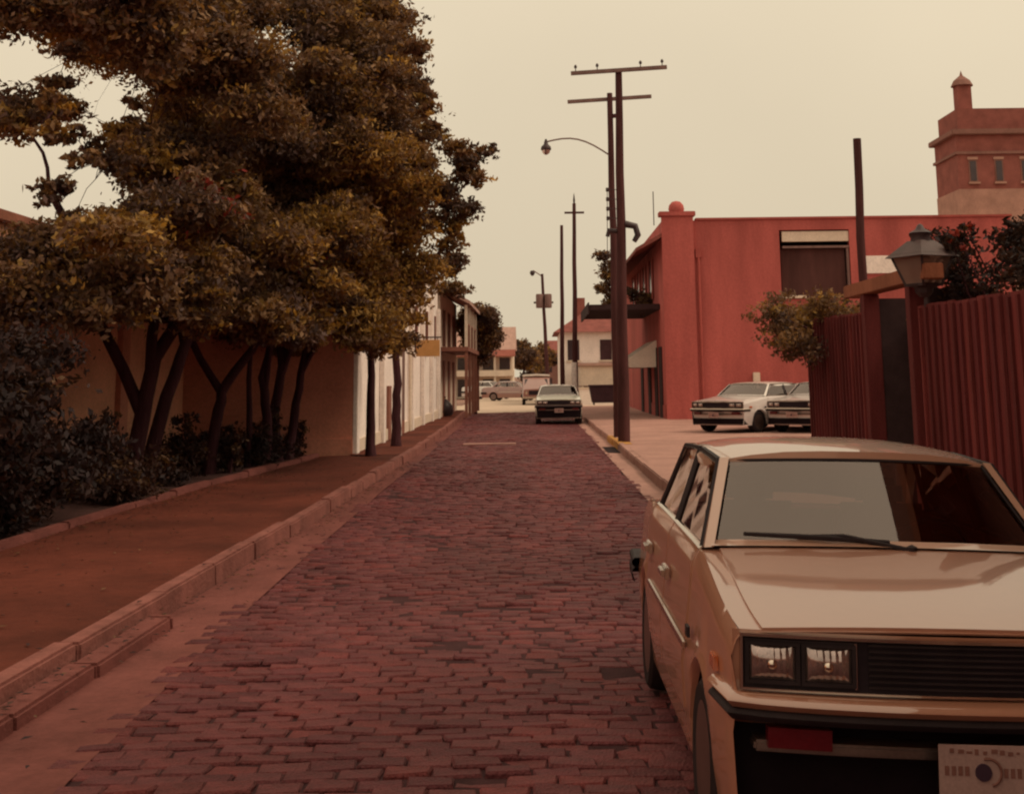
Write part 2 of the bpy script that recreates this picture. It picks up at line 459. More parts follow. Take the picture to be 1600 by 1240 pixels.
while y < 63.9:
    x0 = ev(BL, y); x1 = ev(RK, y)-.36
    x = x0 + (-.11 if row % 2 else 0) + rng.uniform(-.09, .01)
    bow = .02*math.sin(row*.37)
    while x < x1-.1:
        yy = y + .030*math.sin(x*1.3+row*.17) + .014*math.sin(x*3.1+row*.55) + rng.uniform(-.011, .011)
        dz = (rng.uniform(-.008, .006) if rng.random() > .05 else -.017) + .010*math.sin(x*1.7+y*.9)*math.sin(y*.6+x*.4)
        placed.append((x+BW/2, yy, rz(x, y)+dz, rng.gauss(0, .04), rng.gauss(0, .022), rng.gauss(0, .035), rng.randrange(16), rng.uniform(.95, 1.05)))
        x += PX*rng.uniform(.97, 1.05)
    y += PY; row += 1
camP = Vector((0, 0, CAMZ))
def in_view(p):
    v = CR.transposed() @ (Vector(p[:3])-camP)
    if v.z > -.1: return False
    a, b = PPX+F*v.x/(-v.z), PPY-F*v.y/(-v.z)
    under_car = p[0] > .66 and 4.2 < p[1] < 8.5
    return -30 < a < 1600 and 0 < b < 1275 and not under_car and not (p[0] > .70 and p[1] < 8.5)
vis = sorted([p for p in placed if in_view(p)], key=lambda p: p[1])
near = set(id(p) for p in vis[:300])
for p in vis[:300]:
    o = bpy.data.objects.new('brick', variants[p[6]+16*int(np.argmin([abs(l_-wear(p[0], p[1])) for l_ in LEVELS]))]); col.objects.link(o)
    o.location = p[:3]; o.rotation_euler = p[3:6]; o.scale = (p[7], p[7], 1); o.parent = road
V0 = [np.array(brick_block(BW, BD, .06, 100+k)[0]) for k in range(16)]
F0 = np.array(brick_block(BW, BD, .06, 100)[1])
VV, QQ, TT = [], [], []
for p in placed:
    if id(p) in near: continue
    Rm = np.array(Euler(p[3:6]).to_matrix())
    QQ.append(F0 + 12*len(VV)); VV.append(V0[p[6]] @ Rm.T + np.array(p[:3]))
    TT.append(np.repeat(np.array([BR_TONES[p[6] % 8]])*wear(p[0], p[1]), 9, 0))
bf = npmesh('brick', np.concatenate(VV), np.concatenate(QQ), [m_brick], None, np.concatenate(TT), road)
tag(bf, kind='stuff')

# pale strip of patched concrete let into the bricks
st = MB().box(-1.9, -.55, 33.6, 34.0, -.02, .022).build('patch', m_concp, road)

# footpaths
EDGE = [(-8, -5.3), (14, -5.22), (20, -5.05), (27.4, -4.55)]   # garden edging on the left
lp = sheet('footpath', -8, 27.5, .5, lambda y: ev(EDGE, y), lambda y: ev(LK, y)-.12, m_pave, nx=10,
           zf=lambda x, y: .105+.012*math.sin(x*2.1+y*.35)+.008*math.sin(x*5+y*1.3))
lp2 = sheet('footpath', 27.5, 64, .5, lambda y: -3.95-(y-27.5)*.0, lambda y: ev(LK, y)-.12, m_pave, nx=6,
           zf=lambda x, y: .12+.010*math.sin(x*2.1+y*.35))
rp_ = sheet('footpath', -8, 70, .5, lambda y: ev(RK, y)+.15, lambda y: 4.75, m_concp, nx=6,
           zf=lambda x, y: .118+.006*math.sin(x*2.1+y*.35))
lot = MB().box(4.75, 40, 19.2, 47.5, -.3, .112).build('car_park', m_concp); tag(lot, kind='structure')
bed = sheet('planting_bed', -8, 29.5, .5, lambda y: -8.6, lambda y: ev(EDGE, y)-.10, m_soil, nx=8,
            zf=lambda x, y: .13+.05*math.sin(x*3+y)*math.sin(y*1.7))

# kerb stones
def kerb(name, T, y0, y1, side, m_, z1, ln=1.55, wid=.16):
    root = bpy.data.objects.new(name, None); col.objects.link(root); tag(root, kind='structure')
    y = y0
    while y < y1:
        L_ = ln*rng.uniform(.8, 1.25); ye = min(y+L_, y1)
        a, b = ev(T, y), ev(T, ye-.015)
        j = rng.uniform(-.012, .012); t = z1+rng.uniform(-.014, .012)
        mb = MB()
        mb.add([(a+j, y, -.2), (a+j+side*wid, y, -.2), (b+j+side*wid, ye-.015, -.2), (b+j, ye-.015, -.2),
                (a+j+.012*side, y, t), (a+j+side*wid, y, t), (b+j+side*wid, ye-.015, t+.006), (b+j+.012*side, ye-.015, t+.006)],
               [(0,3,2,1),(4,5,6,7),(0,1,5,4),(1,2,6,5),(2,3,7,6),(3,0,4,7)])
        mk = m_yellow if (side > 0 and 29.5 < y < 33.4) else m_
        mb.build('kerb_stone', mk, root, bevel=.018)
        y = ye
    return root
kerb('kerb', LK, 1.5, 62, -1, m_kerb, .128)
kerb('kerb', RK, 6, 68, 1, m_concp, .125, 1.8)
# worn second step along the near left kerb
LK2 = [(t[0], t[1]+.20) for t in LK]
kerb('kerb', LK2, 1.5, 9.6, -1, m_conc, .058, 1.3, .185)
# yellow painted strip and storm drain beside the pole
MB().box(1.90, 2.22, 30.6, 33.6, .10, .1275).build('yellow_paint', m_yellow, rp_)
d = MB().box(1.60, 1.885, 29.8, 32.2, -.06, -.016).build('storm_drain', m_dark); tag(d, 'dark storm drain slot under the yellow painted kerb', 'drain')
# edging of the garden
root = thing('garden_edging', 'low concrete edging along the dark garden bed on the left', 'edging', (-5.1, 10, 0))
y = 1.0
while y < 27.3:
    ye = min(27.35, y+rng.uniform(1.7, 2.3)); a, b = ev(EDGE, y)+5.1, ev(EDGE, ye)+5.1
    t = .185+rng.uniform(-.02, .02)
    MB().add([(a-.1,y-10,-.1),(a+.02,y-10,-.1),(b+.02,ye-10.02,-.1),(b-.1,ye-10.02,-.1),(a-.1,y-10,t),(a+.02,y-10,t),(b+.02,ye-10.02,t),(b-.1,ye-10.02,t)],
             [(0,3,2,1),(4,5,6,7),(0,1,5,4),(1,2,6,5),(2,3,7,6),(3,0,4,7)]).build('edging_block', m_conc, root, bevel=.015)
    y = ye

# ---------------------------------------------------------------- cars
def sedan(label, loc, rz_=0.0, roll=0.0, body=P_TAN, top=None, group=None, W_=1.62, L_=4.10, lamps='quad', detail=True,
          plate=True, name='parked_car', bumper=None, H_=1.0, shade_top=.60):
    """a boxy four-door saloon pointing along local -Y; local y runs 0 (front) to 4.1 (rear)"""
    root = thing(name, label, 'car', loc, rz_, group)
    root.rotation_euler = (0, roll, rz_)
    sx, sy, szz = W_/1.62, L_/4.10, H_
    top = top or body; bumper = bumper or body
    def fx(mb):
        mb.v = [(p[0]*sx, (p[1]-2.05)*sy, p[2]*szz) for p in mb.v]; return mb
    bow = lambda x: .085*(abs(x)/.78)**2
    FW, RW, ZW, RA = .74, 3.16, .295, .325
    tv  = [.05, .12, .35, .80, 1.12, 2.1, 3.05, 3.3, 3.9, 4.02, 4.06]
    t_mx = [.765, .785, .798, .806, .81, .81, .81, .808, .785, .76, .74]
    t_sh = [.735, .745, .750, .742, .735, .735, .74, .735, .71, .69, .67]
    t_zs = [.862, .872, .896, .948, .995, 1.0, 1.0, .985, .955, .92, .87]
    t_zc = [.886, .902, .930, .984, 1.022, 1.0, 1.0, 1.0, .975, .940, .89]
    def I(v, T):
        w = max(0, min(.16, v-.05, 4.06-v)); return float(np.mean(np.interp(v+w*np.array([-1, -.75, -.5, -.25, 0, .25, .5, .75, 1]), tv, T)))
    def zbot(v):
        z = .21
        for w in (FW, RW):
            if abs(v-w) < RA: z = max(z, ZW+math.sqrt(RA*RA-(v-w)**2))
        return z
    def side(v, off=0.0):
        mx, sh, zs = I(v, t_mx)+off, I(v, t_sh)+off, I(v, t_zs)
        zb = zbot(v)
        pts = [(mx-.035, zb), (mx-.012, max(.37, zb+.012)), (mx, max(.55, zb+.03)), (mx-.006, max(.60, zb+.05)),
               (mx-.016, max(.66, zb+.07)), (sh+.035, zs-.075), (sh+.018, zs-.025), (sh, zs)]
        return pts
    vy = lambda x, v: v + bow(x)*max(0, 1-v/.9)
    vs_ = sorted(set([.05, .08, .12] + [round(.16+.045*i, 3) for i in range(87)] + [4.02, 4.06, FW-RA-.001, FW-RA+.004, FW+RA-.004, FW+RA+.001, RW-RA-.001, RW-RA+.004, RW+RA-.004, RW+RA+.001]))
    mb = MB()
    for s in (-1, 1):
        P = [[(s*x, vy(x, v), z) for x, z in side(v)] for v in vs_]
        mb.grid(P)
        for w in (FW, RW):                        # wheel-house lining
            aa = [(w + RA*math.cos(t), ZW+RA*math.sin(t)) for t in np.linspace(0, math.pi, 13)]
            mb.grid([[(s*(I(w, t_mx)-.035), a, b) for a, b in aa], [(s*.45, a, b) for a, b in aa]], 1)
    # deck in front of the windscreen and behind the rear window (the bonnet and boot lid lie on it)
    def deck(v0, v1, n, dz=0, xs=(-1,-.75,-.5,-.25,0,.25,.5,.75,1), inset=1.0):
        return [[(k*I(v, t_sh)*inset, vy(k*I(v, t_sh)*inset, v), I(v, t_zs)+(I(v, t_zc)-I(v, t_zs))*(1-(abs(k)*inset)**2.2)+dz) for k in xs] for v in np.linspace(v0, v1, n)]
    mb.grid(deck(.05, 1.21, 9)); mb.grid(deck(3.25, 4.06, 8))
    # nose below the bonnet lip, tail
    xs = np.linspace(-.765, .765, 13)
    nz = [.21, .36, .50, .60, .69, .855, .872]
    nv = [.27, .25, .24, .08, .06, .05, .05] if detail else [.16, .09, .08, .07, .06, .05, .05]
    mb.grid([[(x*(1-.04*(z < .4)), vy(x, v)+.01, z) for x in xs] for z, v in zip(nz, nv)])
    mb.grid([[(x*.95, 4.055, z) for x in xs] for z in (.24, .5, .7, .865)])
    mb.grid([[(x, y_, .22) for x in (-.74, .74)] for y_ in (.2, 4.0)], 1)
    # cant rail side sills of the cabin
    fx(mb).build('body', [body, m_rubber], root, smooth=32)
    # bonnet and boot lid, slightly proud with shut lines
    mb = MB(); mb.slab(deck(.065, 1.13, 10, .009, inset=.905), (0, 0, -.02)); fx(mb).build('bonnet', body, root, smooth=40)
    mb = MB(); mb.slab(deck(3.34, 4.03, 6, .009, inset=.90), (0, 0, -.02)); fx(mb).build('boot_lid', body, root, smooth=40)
    # doors
    for s in (-1, 1):
        for v0, v1 in ((1.20, 2.10), (2.125, 2.98)):
            vv = [v for v in np.linspace(v0, v1, 15)]
            P = []
            for v in vv:
                q = side(v, .007)
                if abs(v-RW) < RA+.03: q = [(x, max(z, zbot(v)+.02)) for x, z in q]
                P.append([(s*x, v, z) for x, z in q[1:]])
            mb = MB().slab(P, (-s*.02, 0, 0)); d = fx(mb).build('door', body, root, smooth=40)
            hb = MB().obox((s*(I(v1, t_mx)+.016), v1-.17, .795), (.022, .15, .03))
            hb.obox((s*(I(v1, t_mx)-.002), v1-.17, .795), (.02, .17, .055), None)
            fx(hb).build('handle', m_chrome, d, bevel=.004)
        # chrome side strip and sill
        mb = MB()
        P = [[(s*(I(v, t_mx)+.009), v, .612), (s*(I(v, t_mx)+.014), v, .624), (s*(I(v, t_mx)+.009), v, .637)] for v in np.linspace(1.12, 2.76, 12)]
        mb.slab(P, (-s*.012, 0, 0)); fx(mb).build('side_trim', m_chrome, root)
        mb = MB().obox((s*(I(.30, t_mx)-.006), .40, .715), (.022, .105, .05)); fx(mb).build('side_marker', m_amber, root, bevel=.004)
        mb = MB().obox((s*(I(1.0, t_mx)+.002), 1.02, .70), (.012, .075, .04)); fx(mb).build('fender_badge', m_rubber, root)
    # cabin: pillars, roof, glass
    zb = lambda v: I(v, t_zs)
    A0, A1, B0, B1, C0, C1 = (.715, 1.17, 1.002), (.592, 1.56, 1.328), (.725, 2.12, 1.0), (.60, 2.16, 1.335), (.70, 3.27, .975), (.59, 2.86, 1.328)
    V = Vector
    rb = lambda x, sgn: -sgn*.085*(1-(x/.585)**2)
    def wind(n, ins=0.0):           # windscreen rows bottom to top
        rows = []
        for t in np.linspace(0+ins, 1-ins*.8, n):
            hw = (A0[0]*(1-t)+A1[0]*t) - .028
            rows.append([(k*hw, (A0[1]*(1-t)+A1[1]*t) - .085*(1-k*k), (A0[2]*(1-t)+A1[2]*t)+.018*(1-k*k)) for k in np.linspace(-1, 1, 13)])
        return rows
    def rearw(n):
        rows = []
        for t in np.linspace(0, 1, n):
            hw = (C0[0]*(1-t)+C1[0]*t) - .05
            rows.append([(k*hw, (C0[1]*(1-t)+C1[1]*t) + .05*(1-k*k), (C0[2]*(1-t)+C1[2]*t)+.012*(1-k*k)) for k in np.linspace(-1, 1, 11)])
        return rows
    fx(MB().grid(wind(6))).build('windscreen', m_glass, root, smooth=60)
    fx(MB().grid(rearw(5))).build('rear_window', m_glass, root, smooth=60)
    # roof panel
    rows = []
    for t in np.linspace(0, 1, 11):
        hw = .585+.022*math.sin(math.pi*min(1, t*1.15))
        y_ = A1[1]+(C1[1]-A1[1])*t
        ed = 1.331+.025*math.sin(math.pi*t)
        row = []
        for k in (-1.045, -1.0, -.93, -.8, -.55, -.28, 0, .28, .55, .8, .93, 1.0, 1.045):
            kk = min(1, abs(k)); yb = (-.085*(1-kk*kk))*(1-t) + .05*(1-kk*kk)*t
            row.append((k*hw, y_+yb, ed + .052*(1-kk**3) - (.035 if abs(k) > 1.01 else 0)))
        rows.append(row)
    mb = MB().slab(rows, (0, 0, -.035))
    # A pillars, roof rail, C pillars
    for s in (-1, 1):
        q = lambda p, dx=0, dy=0, dz=0: (s*(p[0]+dx), p[1]+dy, p[2]+dz)
        mb.grid([[q(A0, .014, .04, -.01), q(A0, .010, -.012, 0), q(A0, -.028, -.030, .005)],
                 [q(A1, .020, .04, .0), q(A1, .012, -.004, .012), q(A1, -.028, -.018, .016)]])
        mb.grid([[q(C0, .02, -.06, 0), q(C0, .012, .03, 0), q(C0, -.07, .05, 0)], [q(C1, .02, -.18, .012), q(C1, .012, .0, .012), q(C1, -.06, .02, .012)]])
    mb.grid([[(k*.70, 1.17-.085*(1-k*k)-.03, 1.012+.018*(1-k*k)) for k in np.linspace(-1, 1, 13)], [(k*.68, 1.20-.085*(1-k*k), 1.029+.018*(1-k*k)) for k in np.linspace(-1, 1, 13)]])
    fx(mb).build('roof', top, root, smooth=50)
    # rubber seal round the windscreen
    w2 = wind(2); mb = MB(); ring = [V(p) for p in w2[0]] + [V(p) for p in reversed(w2[1])]
    mb.tube(ring+[ring[0]], .008, 5, cap=False); fx(mb).build('windscreen_seal', m_rubber, root)
    # side glass and door frames
    for s in (-1, 1):
        belt = lambda v: V((s*.728, v, zb(v)+.002)); rail = lambda v: V((s*.607, v, 1.330+.02*math.sin(math.pi*(v-1.56)/1.30)))
        for nm, bl, br, tl, tr in (('side_window', 1.20, 2.08, 1.56, 2.11), ('side_window', 2.16, 2.94, 2.17, 2.80)):
            fx(MB().grid([[belt(bl), belt((bl+br)/2), belt(br)], [rail(tl), rail((tl+tr)/2), rail(tr)]])).build(nm, m_glass, root)
            mb = MB(); pts = [belt(bl), belt(br), rail(tr), rail(tl), belt(bl)]
            for a, b in zip(pts[:-1], pts[1:]): mb.bar(a, b, .022, .018)
            fx(mb).build('window_frame', m_rubber, root)
        fx(MB().bar(belt(2.12)+V((0,0,-.01)), rail(2.14), .05, .03)).build('door_pillar', m_rubber, root)
        P = [[(s*.742, v, zb(v)-.004), (s*.748, v, zb(v)+.006), (s*.735, v, zb(v)+.014)] for v in np.linspace(1.16, 3.0, 8)]
        fx(MB().slab(P, (-s*.01, 0, 0))).build('belt_trim', m_chrome, root)
        P = [[(s*.622, v, 1.312+.02*math.sin(math.pi*(v-1.56)/1.30)), (s*.630, v, 1.321+.02*math.sin(math.pi*(v-1.56)/1.30))] for v in np.linspace(1.55, 2.82, 8)]
        fx(MB().slab(P, (-s*.012, 0, 0))).build('drip_rail', m_chrome, root)
    # interior
    mb = MB().box(-.69, .69, 1.0, 3.3, .28, .30).box(-.70, -.66, 1.0, 3.3, .3, .92).box(.66, .70, 1.0, 3.3, .3, .92)
    mb.box(-.66, .66, .98, 1.0, .3, .92).box(-.66, .66, 3.0, 3.25, .3, .90)
    fx(mb).build('interior', m_inter, root)
    fx(MB().box(-.66, .66, 1.03, 1.42, .70, .915)).build('dashboard', m_inter, root, bevel=.03)
    for x in (-.33, .33):
        mb = MB().obox((x, 2.05, .48), (.48, .5, .16)).obox((x, 2.33, .78), (.48, .14, .62), Matrix.Rotation(R(-12), 3, 'X')).obox((x, 2.43, 1.13), (.24, .08, .16))
        fx(mb).build('seat', m_inter, root, bevel=.04)
    fx(MB().obox((0, 2.85, .48), (1.2, .46, .18)).obox((0, 3.02, .74), (1.25, .14, .5), Matrix.Rotation(R(-14), 3, 'X'))).build('rear_seat', m_inter, root, bevel=.04)
    mb = MB(); cw = V((.33, 1.62, .93)); rt = Matrix.Rotation(R(-62), 3, 'X')
    mb.tube([cw + rt @ V((.185*math.cos(t), .185*math.sin(t), 0)) for t in np.linspace(0, 2*math.pi, 22)], .012, 6, cap=False)
    mb.bar(cw + rt @ V((-.18, 0, 0)), cw + rt @ V((.18, 0, 0)), .03); mb.bar(cw, V((.33, 1.35, .82)), .05)
    fx(mb).build('steering_wheel', m_rubber, root)
    # wipers
    for x0_, x1_ in ((.10, -.56),) if detail else ():
        yb = lambda x, t: (A0[1]*(1-t)+A1[1]*t) - .085*(1-(x/.68)**2) - .014
        za = lambda x, t: (A0[2]*(1-t)+A1[2]*t) + .018*(1-(x/.68)**2) + .014
        mb = MB().tube([(x0_, yb(x0_, 0)-.02, za(x0_, 0)-.015), ((x0_*.6+x1_*.4), yb(0, .06), za(0, .06)+.012), (x1_*.75+x0_*.25, yb(x1_, .09), za(x1_, .09))], [.011, .009, .007], 6)
        mb.tube([(x0_-.08, yb(x0_, .035), za(x0_, .035)), ((x0_+x1_)/2, yb(0, .07)-.004, za(0, .07)), (x1_, yb(x1_, .11), za(x1_, .11))], [.009, .012, .008], 6)
        mb.lathe([(.02, -.02), (.022, .02), (.0, .03)], (x0_, yb(x0_, 0)-.02, za(x0_, 0)-.02), 8)
        fx(mb).build('wiper', m_rubber, root, smooth=50)
    # front panel: recessed black grille, chrome surround, lamps
    def strip(x0_, x1_, z0, z1, v0, v1, n=14):
        mb = MB()
        P = [[(x, vy(x, v0), z0), (x, vy(x, v0), z1)] for x in np.linspace(x0_, x1_, n)]
        return mb.slab(P, (0, v1-v0, 0))
    gr = fx(strip(-.735, .735, .695, .858, .048, .09)).build('grille', m_grille, root)
    if detail:
        for z in np.linspace(.713, .842, 8):
            fx(strip(-.335, .335, z-.0035, z+.0035, .038, .05, 8)).build('grille_bar', m_rubber, gr)
    fx(strip(-.74, .74, .855, .865, .030, .06)).build('grille_trim', m_chrome, root)
    fx(strip(-.742, .742, .689, .696, .034, .06)).build('grille_trim', m_chrome, root)
    for s in (-1, 1):
        fx(strip(min(s*.735, s*.743), max(s*.735, s*.743), .691, .864, .033, .06, 2)).build('grille_trim', m_chrome, root)
        if lamps == 'quad':
            for xa in (.640, .462):
                c = s*xa; hw, hh = .079, .058
                zc = .775; yf = vy(c, .040)
                sl = (vy(c+.05, .04)-vy(c-.05, .04))/.1
                yy = lambda x: yf + sl*(x-c)
                mb = MB()
                o_, i_ = (hw+.008, hh+.008), (hw-.004, hh-.004)
                co = [(-1,-1), (1,-1), (1,1), (-1,1)]
                outer = [(c+a*o_[0], yy(c+a*o_[0])-.006, zc+b*o_[1]) for a, b in co]
                inner = [(c+a*i_[0], yy(c+a*i_[0])-.006, zc+b*i_[1]) for a, b in co]
                ib = [(p[0], p[1]+.03, p[2]) for p in inner]
                mb.add(outer+inner+ib, [(i, (i+1) % 4, 4+(i+1) % 4, 4+i) for i in range(4)] + [(4+i, 4+(i+1) % 4, 8+(i+1) % 4, 8+i) for i in range(4)])
                h = fx(mb).build('headlight', m_rubber, root)
                # stepped sealed-beam lens: a flat border, a domed middle and vertical flutes
                P = []
                for b in np.linspace(-1, 1, 9):
                    P.append([(c+a*(hw-.006), yy(c+a*(hw-.006)) + .006 - .016*(1-abs(a)**3)*(1-abs(b)**3) - .0016*math.cos(a*22), zc+b*(hh-.006)) for a in np.linspace(-1, 1, 25)])
                fx(MB().grid(P)).build('lens', m_lens, h, smooth=70)
                fx(MB().lathe([(0, -.017), (.013, -.014), (.018, -.006), (.018, .006)], (c, yf, zc-.004), 12, 'Y')).build('bulb_cap', m_chrome, h, smooth=50)
            fx(strip(*sorted((s*.372, s*.380)), .705, .846, .036, .05, 2)).build('lamp_bezel', m_chrome, root)
            fx(strip(*sorted((s*.372, s*.73)), .842, .849, .036, .05, 4)).build('lamp_bezel', m_rubber, root)
        else:
            h = fx(MB().lathe([(.075, 0), (.085, -.012), (.07, -.02)], (s*.58, vy(.58, .04), .775), 16, 'Y')).build('headlight', m_chrome, root, smooth=40)
            fx(MB().lathe([(0, -.026), (.04, -.02), (.07, -.004)], (s*.58, vy(.58, .04), .775), 16, 'Y')).build('lens', m_lens, h, smooth=60)
    # bumpers: painted face with dark rubber below, ends wrapping round
    def bump(front, z0, z1, mi, name_, dv):
        xs_ = np.linspace(-.80, .80, 17)
        if front:
            xs_ = xs_*.965; ln = [(x, vy(x, -.030+dv)+.03*(abs(x)/.78)**6) for x in xs_]; ln = [(-.80+dv*.3, .36)]+ln+[(.80-dv*.3, .36)]
        else:
            ln = [(x, 4.17-dv-.06*(abs(x)/.8)**3) for x in xs_]; ln = [(-.815+dv*.3, 3.68)]+ln+[(.815-dv*.3, 3.68)]
        prof = [(0, z0), (-.016, z0+.015), (-.02, (z0+z1)/2), (-.016, z1-.012), (.0, z1), (.10, z1)]
        sg = 1 if front else -1
        P = []
        for i, (x, y_) in enumerate(ln):
            a = V((*ln[max(0, i-1)], 0)); b = V((*ln[min(len(ln)-1, i+1)], 0)); t = (b-a).normalized()
            nrm = V((-t.y, t.x, 0))*sg           # inward
            P.append([(x+nrm.x*o, y_+nrm.y*o, z) for o, z in prof])
        return fx(MB().grid(P)).build(name_, mi, root, smooth=50)
    bump(True, .640, .680, bumper, 'front_bumper', 0); bump(True, .600, .642, m_rubber, 'bumper_rubber', .012)
    bump(False, .565, .622, m_rubber, 'rear_bumper', 0); bump(False, .48, .567, m_rubber, 'bumper_rubber', .006)
    # lower valance, turn lamps, plate
    fx(strip(-.70, .70, .50, .535, .040, .24)).build('valance', m_rim, root, bevel=.008)
    fx(strip(-.76, .76, .245, shade_top, .15 if detail else .07, .22)).build('shade_panel', m_shade, root)  # near-black panel: shade below the bumper put in as colour
    for s in (-1, 1):
        fx(strip(*sorted((s*.46, s*.66)), .52, .582, .012, .06, 5)).build('turn_lamp', m_redlens, root)
    for s in (-1, 1):
        for xa, ml in ((.60, m_redlens), (.42, m_redlens)):
            fx(MB().box(s*xa-.085, s*xa+.085, 4.05, 4.085, .66, .80)).build('tail_lamp', ml, root, bevel=.006)
    if plate:
        pl = fx(MB().box(-.1525, .1525, -.052, -.047, .425, .577)).build('licence_plate', m_plate, root, bevel=.003)
        pb = MB()
        for i in range(9):                        # row of small print, two groups, emblem
            pb.box(-.115+i*.026, -.115+i*.026+rng.uniform(.008, .02), -.0545, -.0515, .548+rng.uniform(-.003, .003), .556+rng.uniform(0, .008))
        for i in range(4): pb.box(-.132+i*.021, -.132+i*.021+.013, -.0545, -.0515, .485, .512)
        for i in range(4): pb.box(.052+i*.021, .052+i*.021+.013, -.0545, -.0515, .480, .508)
        tag(fx(pb).build('print', m_platem, pl), kind='stuff')
        fx(MB().lathe([(0, -.0575), (.026, -.0575), (.026, -.051)], (-.012, 0, .495), 18, 'Y')).build('emblem', m_plated, pl)
        rp = MB(); pts = [(.004+.040*math.cos(t), -.055,   .496+.040*math.sin(t)) for t in np.linspace(-1.3, 1.9, 14)]
        rp.tube(pts, .0045, 5); fx(rp).build('emblem_ring', m_platem, pl)
    # wheels
    for s in (-1, 1):
        for w in (FW, RW):
            wr = fx(MB().lathe([(.205, -.085), (.265, -.092), (.288, -.075), (.295, -.04), (.295, .04), (.288, .075), (.265, .092), (.205, .085)], (s*.70, w, .295), 28, 'X')).build('wheel', m_tyre, root, smooth=40)
            o = s
            fx(MB().lathe([(.0, o*.055), (.05, o*.058), (.07, o*.045), (.13, o*.045), (.155, o*.062), (.175, o*.055), (.195, o*.082), (.207, o*.086)], (s*.70, w, .295), 28, 'X')).build('rim', m_rim, wr, smooth=40)
            hub = fx(MB().lathe([(0, o*.082), (.03, o*.078), (.045, o*.06), (.047, o*.05)], (s*.70, w, .295), 16, 'X')).build('hub_cap', m_chrome, wr, smooth=40)
    return root

CX = 1.375
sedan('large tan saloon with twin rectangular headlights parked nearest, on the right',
      (CX, 4.33+2.05, -.026), 0, R(1.9), P_TAN, P_TAN_SKYLIT)
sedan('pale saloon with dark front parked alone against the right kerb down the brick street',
      (.80, 47.0+2.0, -.01), 0, 0, P_PALE, P_WHITE, W_=1.72, bumper=m_iron, detail=False)  # shadow around the black grille put into the bumper's dark colour
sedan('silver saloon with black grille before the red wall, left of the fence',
      (6.5, 37.9, .112), R(-40), 0, P_SILV, P_WHITE, 'cars parked in front of the red building', W_=1.78, L_=5.0, H_=.97, shade_top=.40, bumper=m_chrome, detail=False)
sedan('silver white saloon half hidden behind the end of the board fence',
      (8.35, 37.3, .112), R(-36), 0, P_SILV, P_SILV, 'cars parked in front of the red building', W_=1.75, L_=4.9, H_=.98, shade_top=.40, bumper=m_chrome, detail=False)
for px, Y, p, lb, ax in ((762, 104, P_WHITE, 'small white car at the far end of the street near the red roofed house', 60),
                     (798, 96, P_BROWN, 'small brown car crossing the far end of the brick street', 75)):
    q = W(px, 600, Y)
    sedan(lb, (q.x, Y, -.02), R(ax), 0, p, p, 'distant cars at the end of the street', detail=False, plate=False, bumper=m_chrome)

def van(label, loc, rz_=0):
    root = thing('parked_van', label, 'van', loc, rz_)
    B = lambda: MB()
    mb = B(); P = []
    for y_, z0, z1, hw in ((0, .45, .95, .80), (.10, .35, 1.05, .84), (.25, .30, 1.12, .86), (.75, .3, 1.62, .86), (1.0, .3, 1.70, .87), (4.1, .3, 1.70, .87), (4.2, .35, 1.62, .85)):
        P.append([(-hw, y_, z0), (-hw, y_, (z0+z1)/2), (-hw+.04, y_, z1-.05), (-hw+.12, y_, z1), (0, y_, z1+.03), (hw-.12, y_, z1), (hw-.04, y_, z1-.05), (hw, y_, (z0+z1)/2), (hw, y_, z0)])
    mb.grid(P); mb.add([p for p in P[0]], [tuple(range(9))]); mb.add([p for p in P[-1]], [tuple(range(9))])
    mb.build('body', P_BROWN, root, smooth=35)
    B().slab([[(-.86, .85, 1.72), (0, .80, 1.76), (.86, .85, 1.72)], [(-.86, 4.15, 1.72), (0, 4.2, 1.76), (.86, 4.15, 1.72)]], (0, 0, .13)).build('roof', P_WHITE, root, bevel=.03)
    B().grid([[(-.72, .30, 1.17), (.72, .30, 1.17)], [(-.70, .70, 1.58), (.70, .70, 1.58)]]).build('windscreen', m_window, root)
    for s in (-1, 1):
        B().box(min(s*.855, s*.875), max(s*.855, s*.875), 1.1, 1.9, 1.12, 1.55).build('side_window', m_window, root)
        B().lathe([(0, -.03), (.08, -.02), (.09, .02)], (s*.6, -.0, .75), 14, 'Y').build('headlight', m_chrome, root)
        for w in (.8, 3.3): B().lathe([(0, -.09), (.29, -.09), (.31, -.05), (.31, .05), (.29, .09), (0, .09)], (s*.78, w, .31), 18, 'X').build('wheel', m_tyre, root)
    B().box(-.85, .85, -.1, .0, .4, .52).build('bumper', m_chrome, root)
    B().box(-.45, .45, -.02, .03, .62, .88).build('grille', m_grille, root)
    return root
q = W(839, 600, 80)
van('brown van with a white raised roof standing far down the street behind the pale car', (q.x-.05, 80, -.03))

# ---------------------------------------------------------------- buildings
def part(nm, m_, parent, *boxes, bevel=0.0):
    mb = MB()
    for b in boxes: mb.box(*b)
    return mb.build(nm, m_, parent, bevel=bevel)

# courtyard building behind the garden on the left
b = thing('stucco_building', 'peach stucco building with flat coping behind the garden trees', 'building', (-7.6, 16, 0))
part('wall', m_peach, b, (-6, 0, -18, 12, -.3, 3.95))
part('coping', m_pinkst, b, (-6.1, .10, -18.1, 12.1, 3.953, 4.12), bevel=.02)
for y in (-6, -1.5, 3.0, 7.5):
    part('pilaster', m_pinkst, b, (.002, .10, y, y+.45, -.2, 3.9))
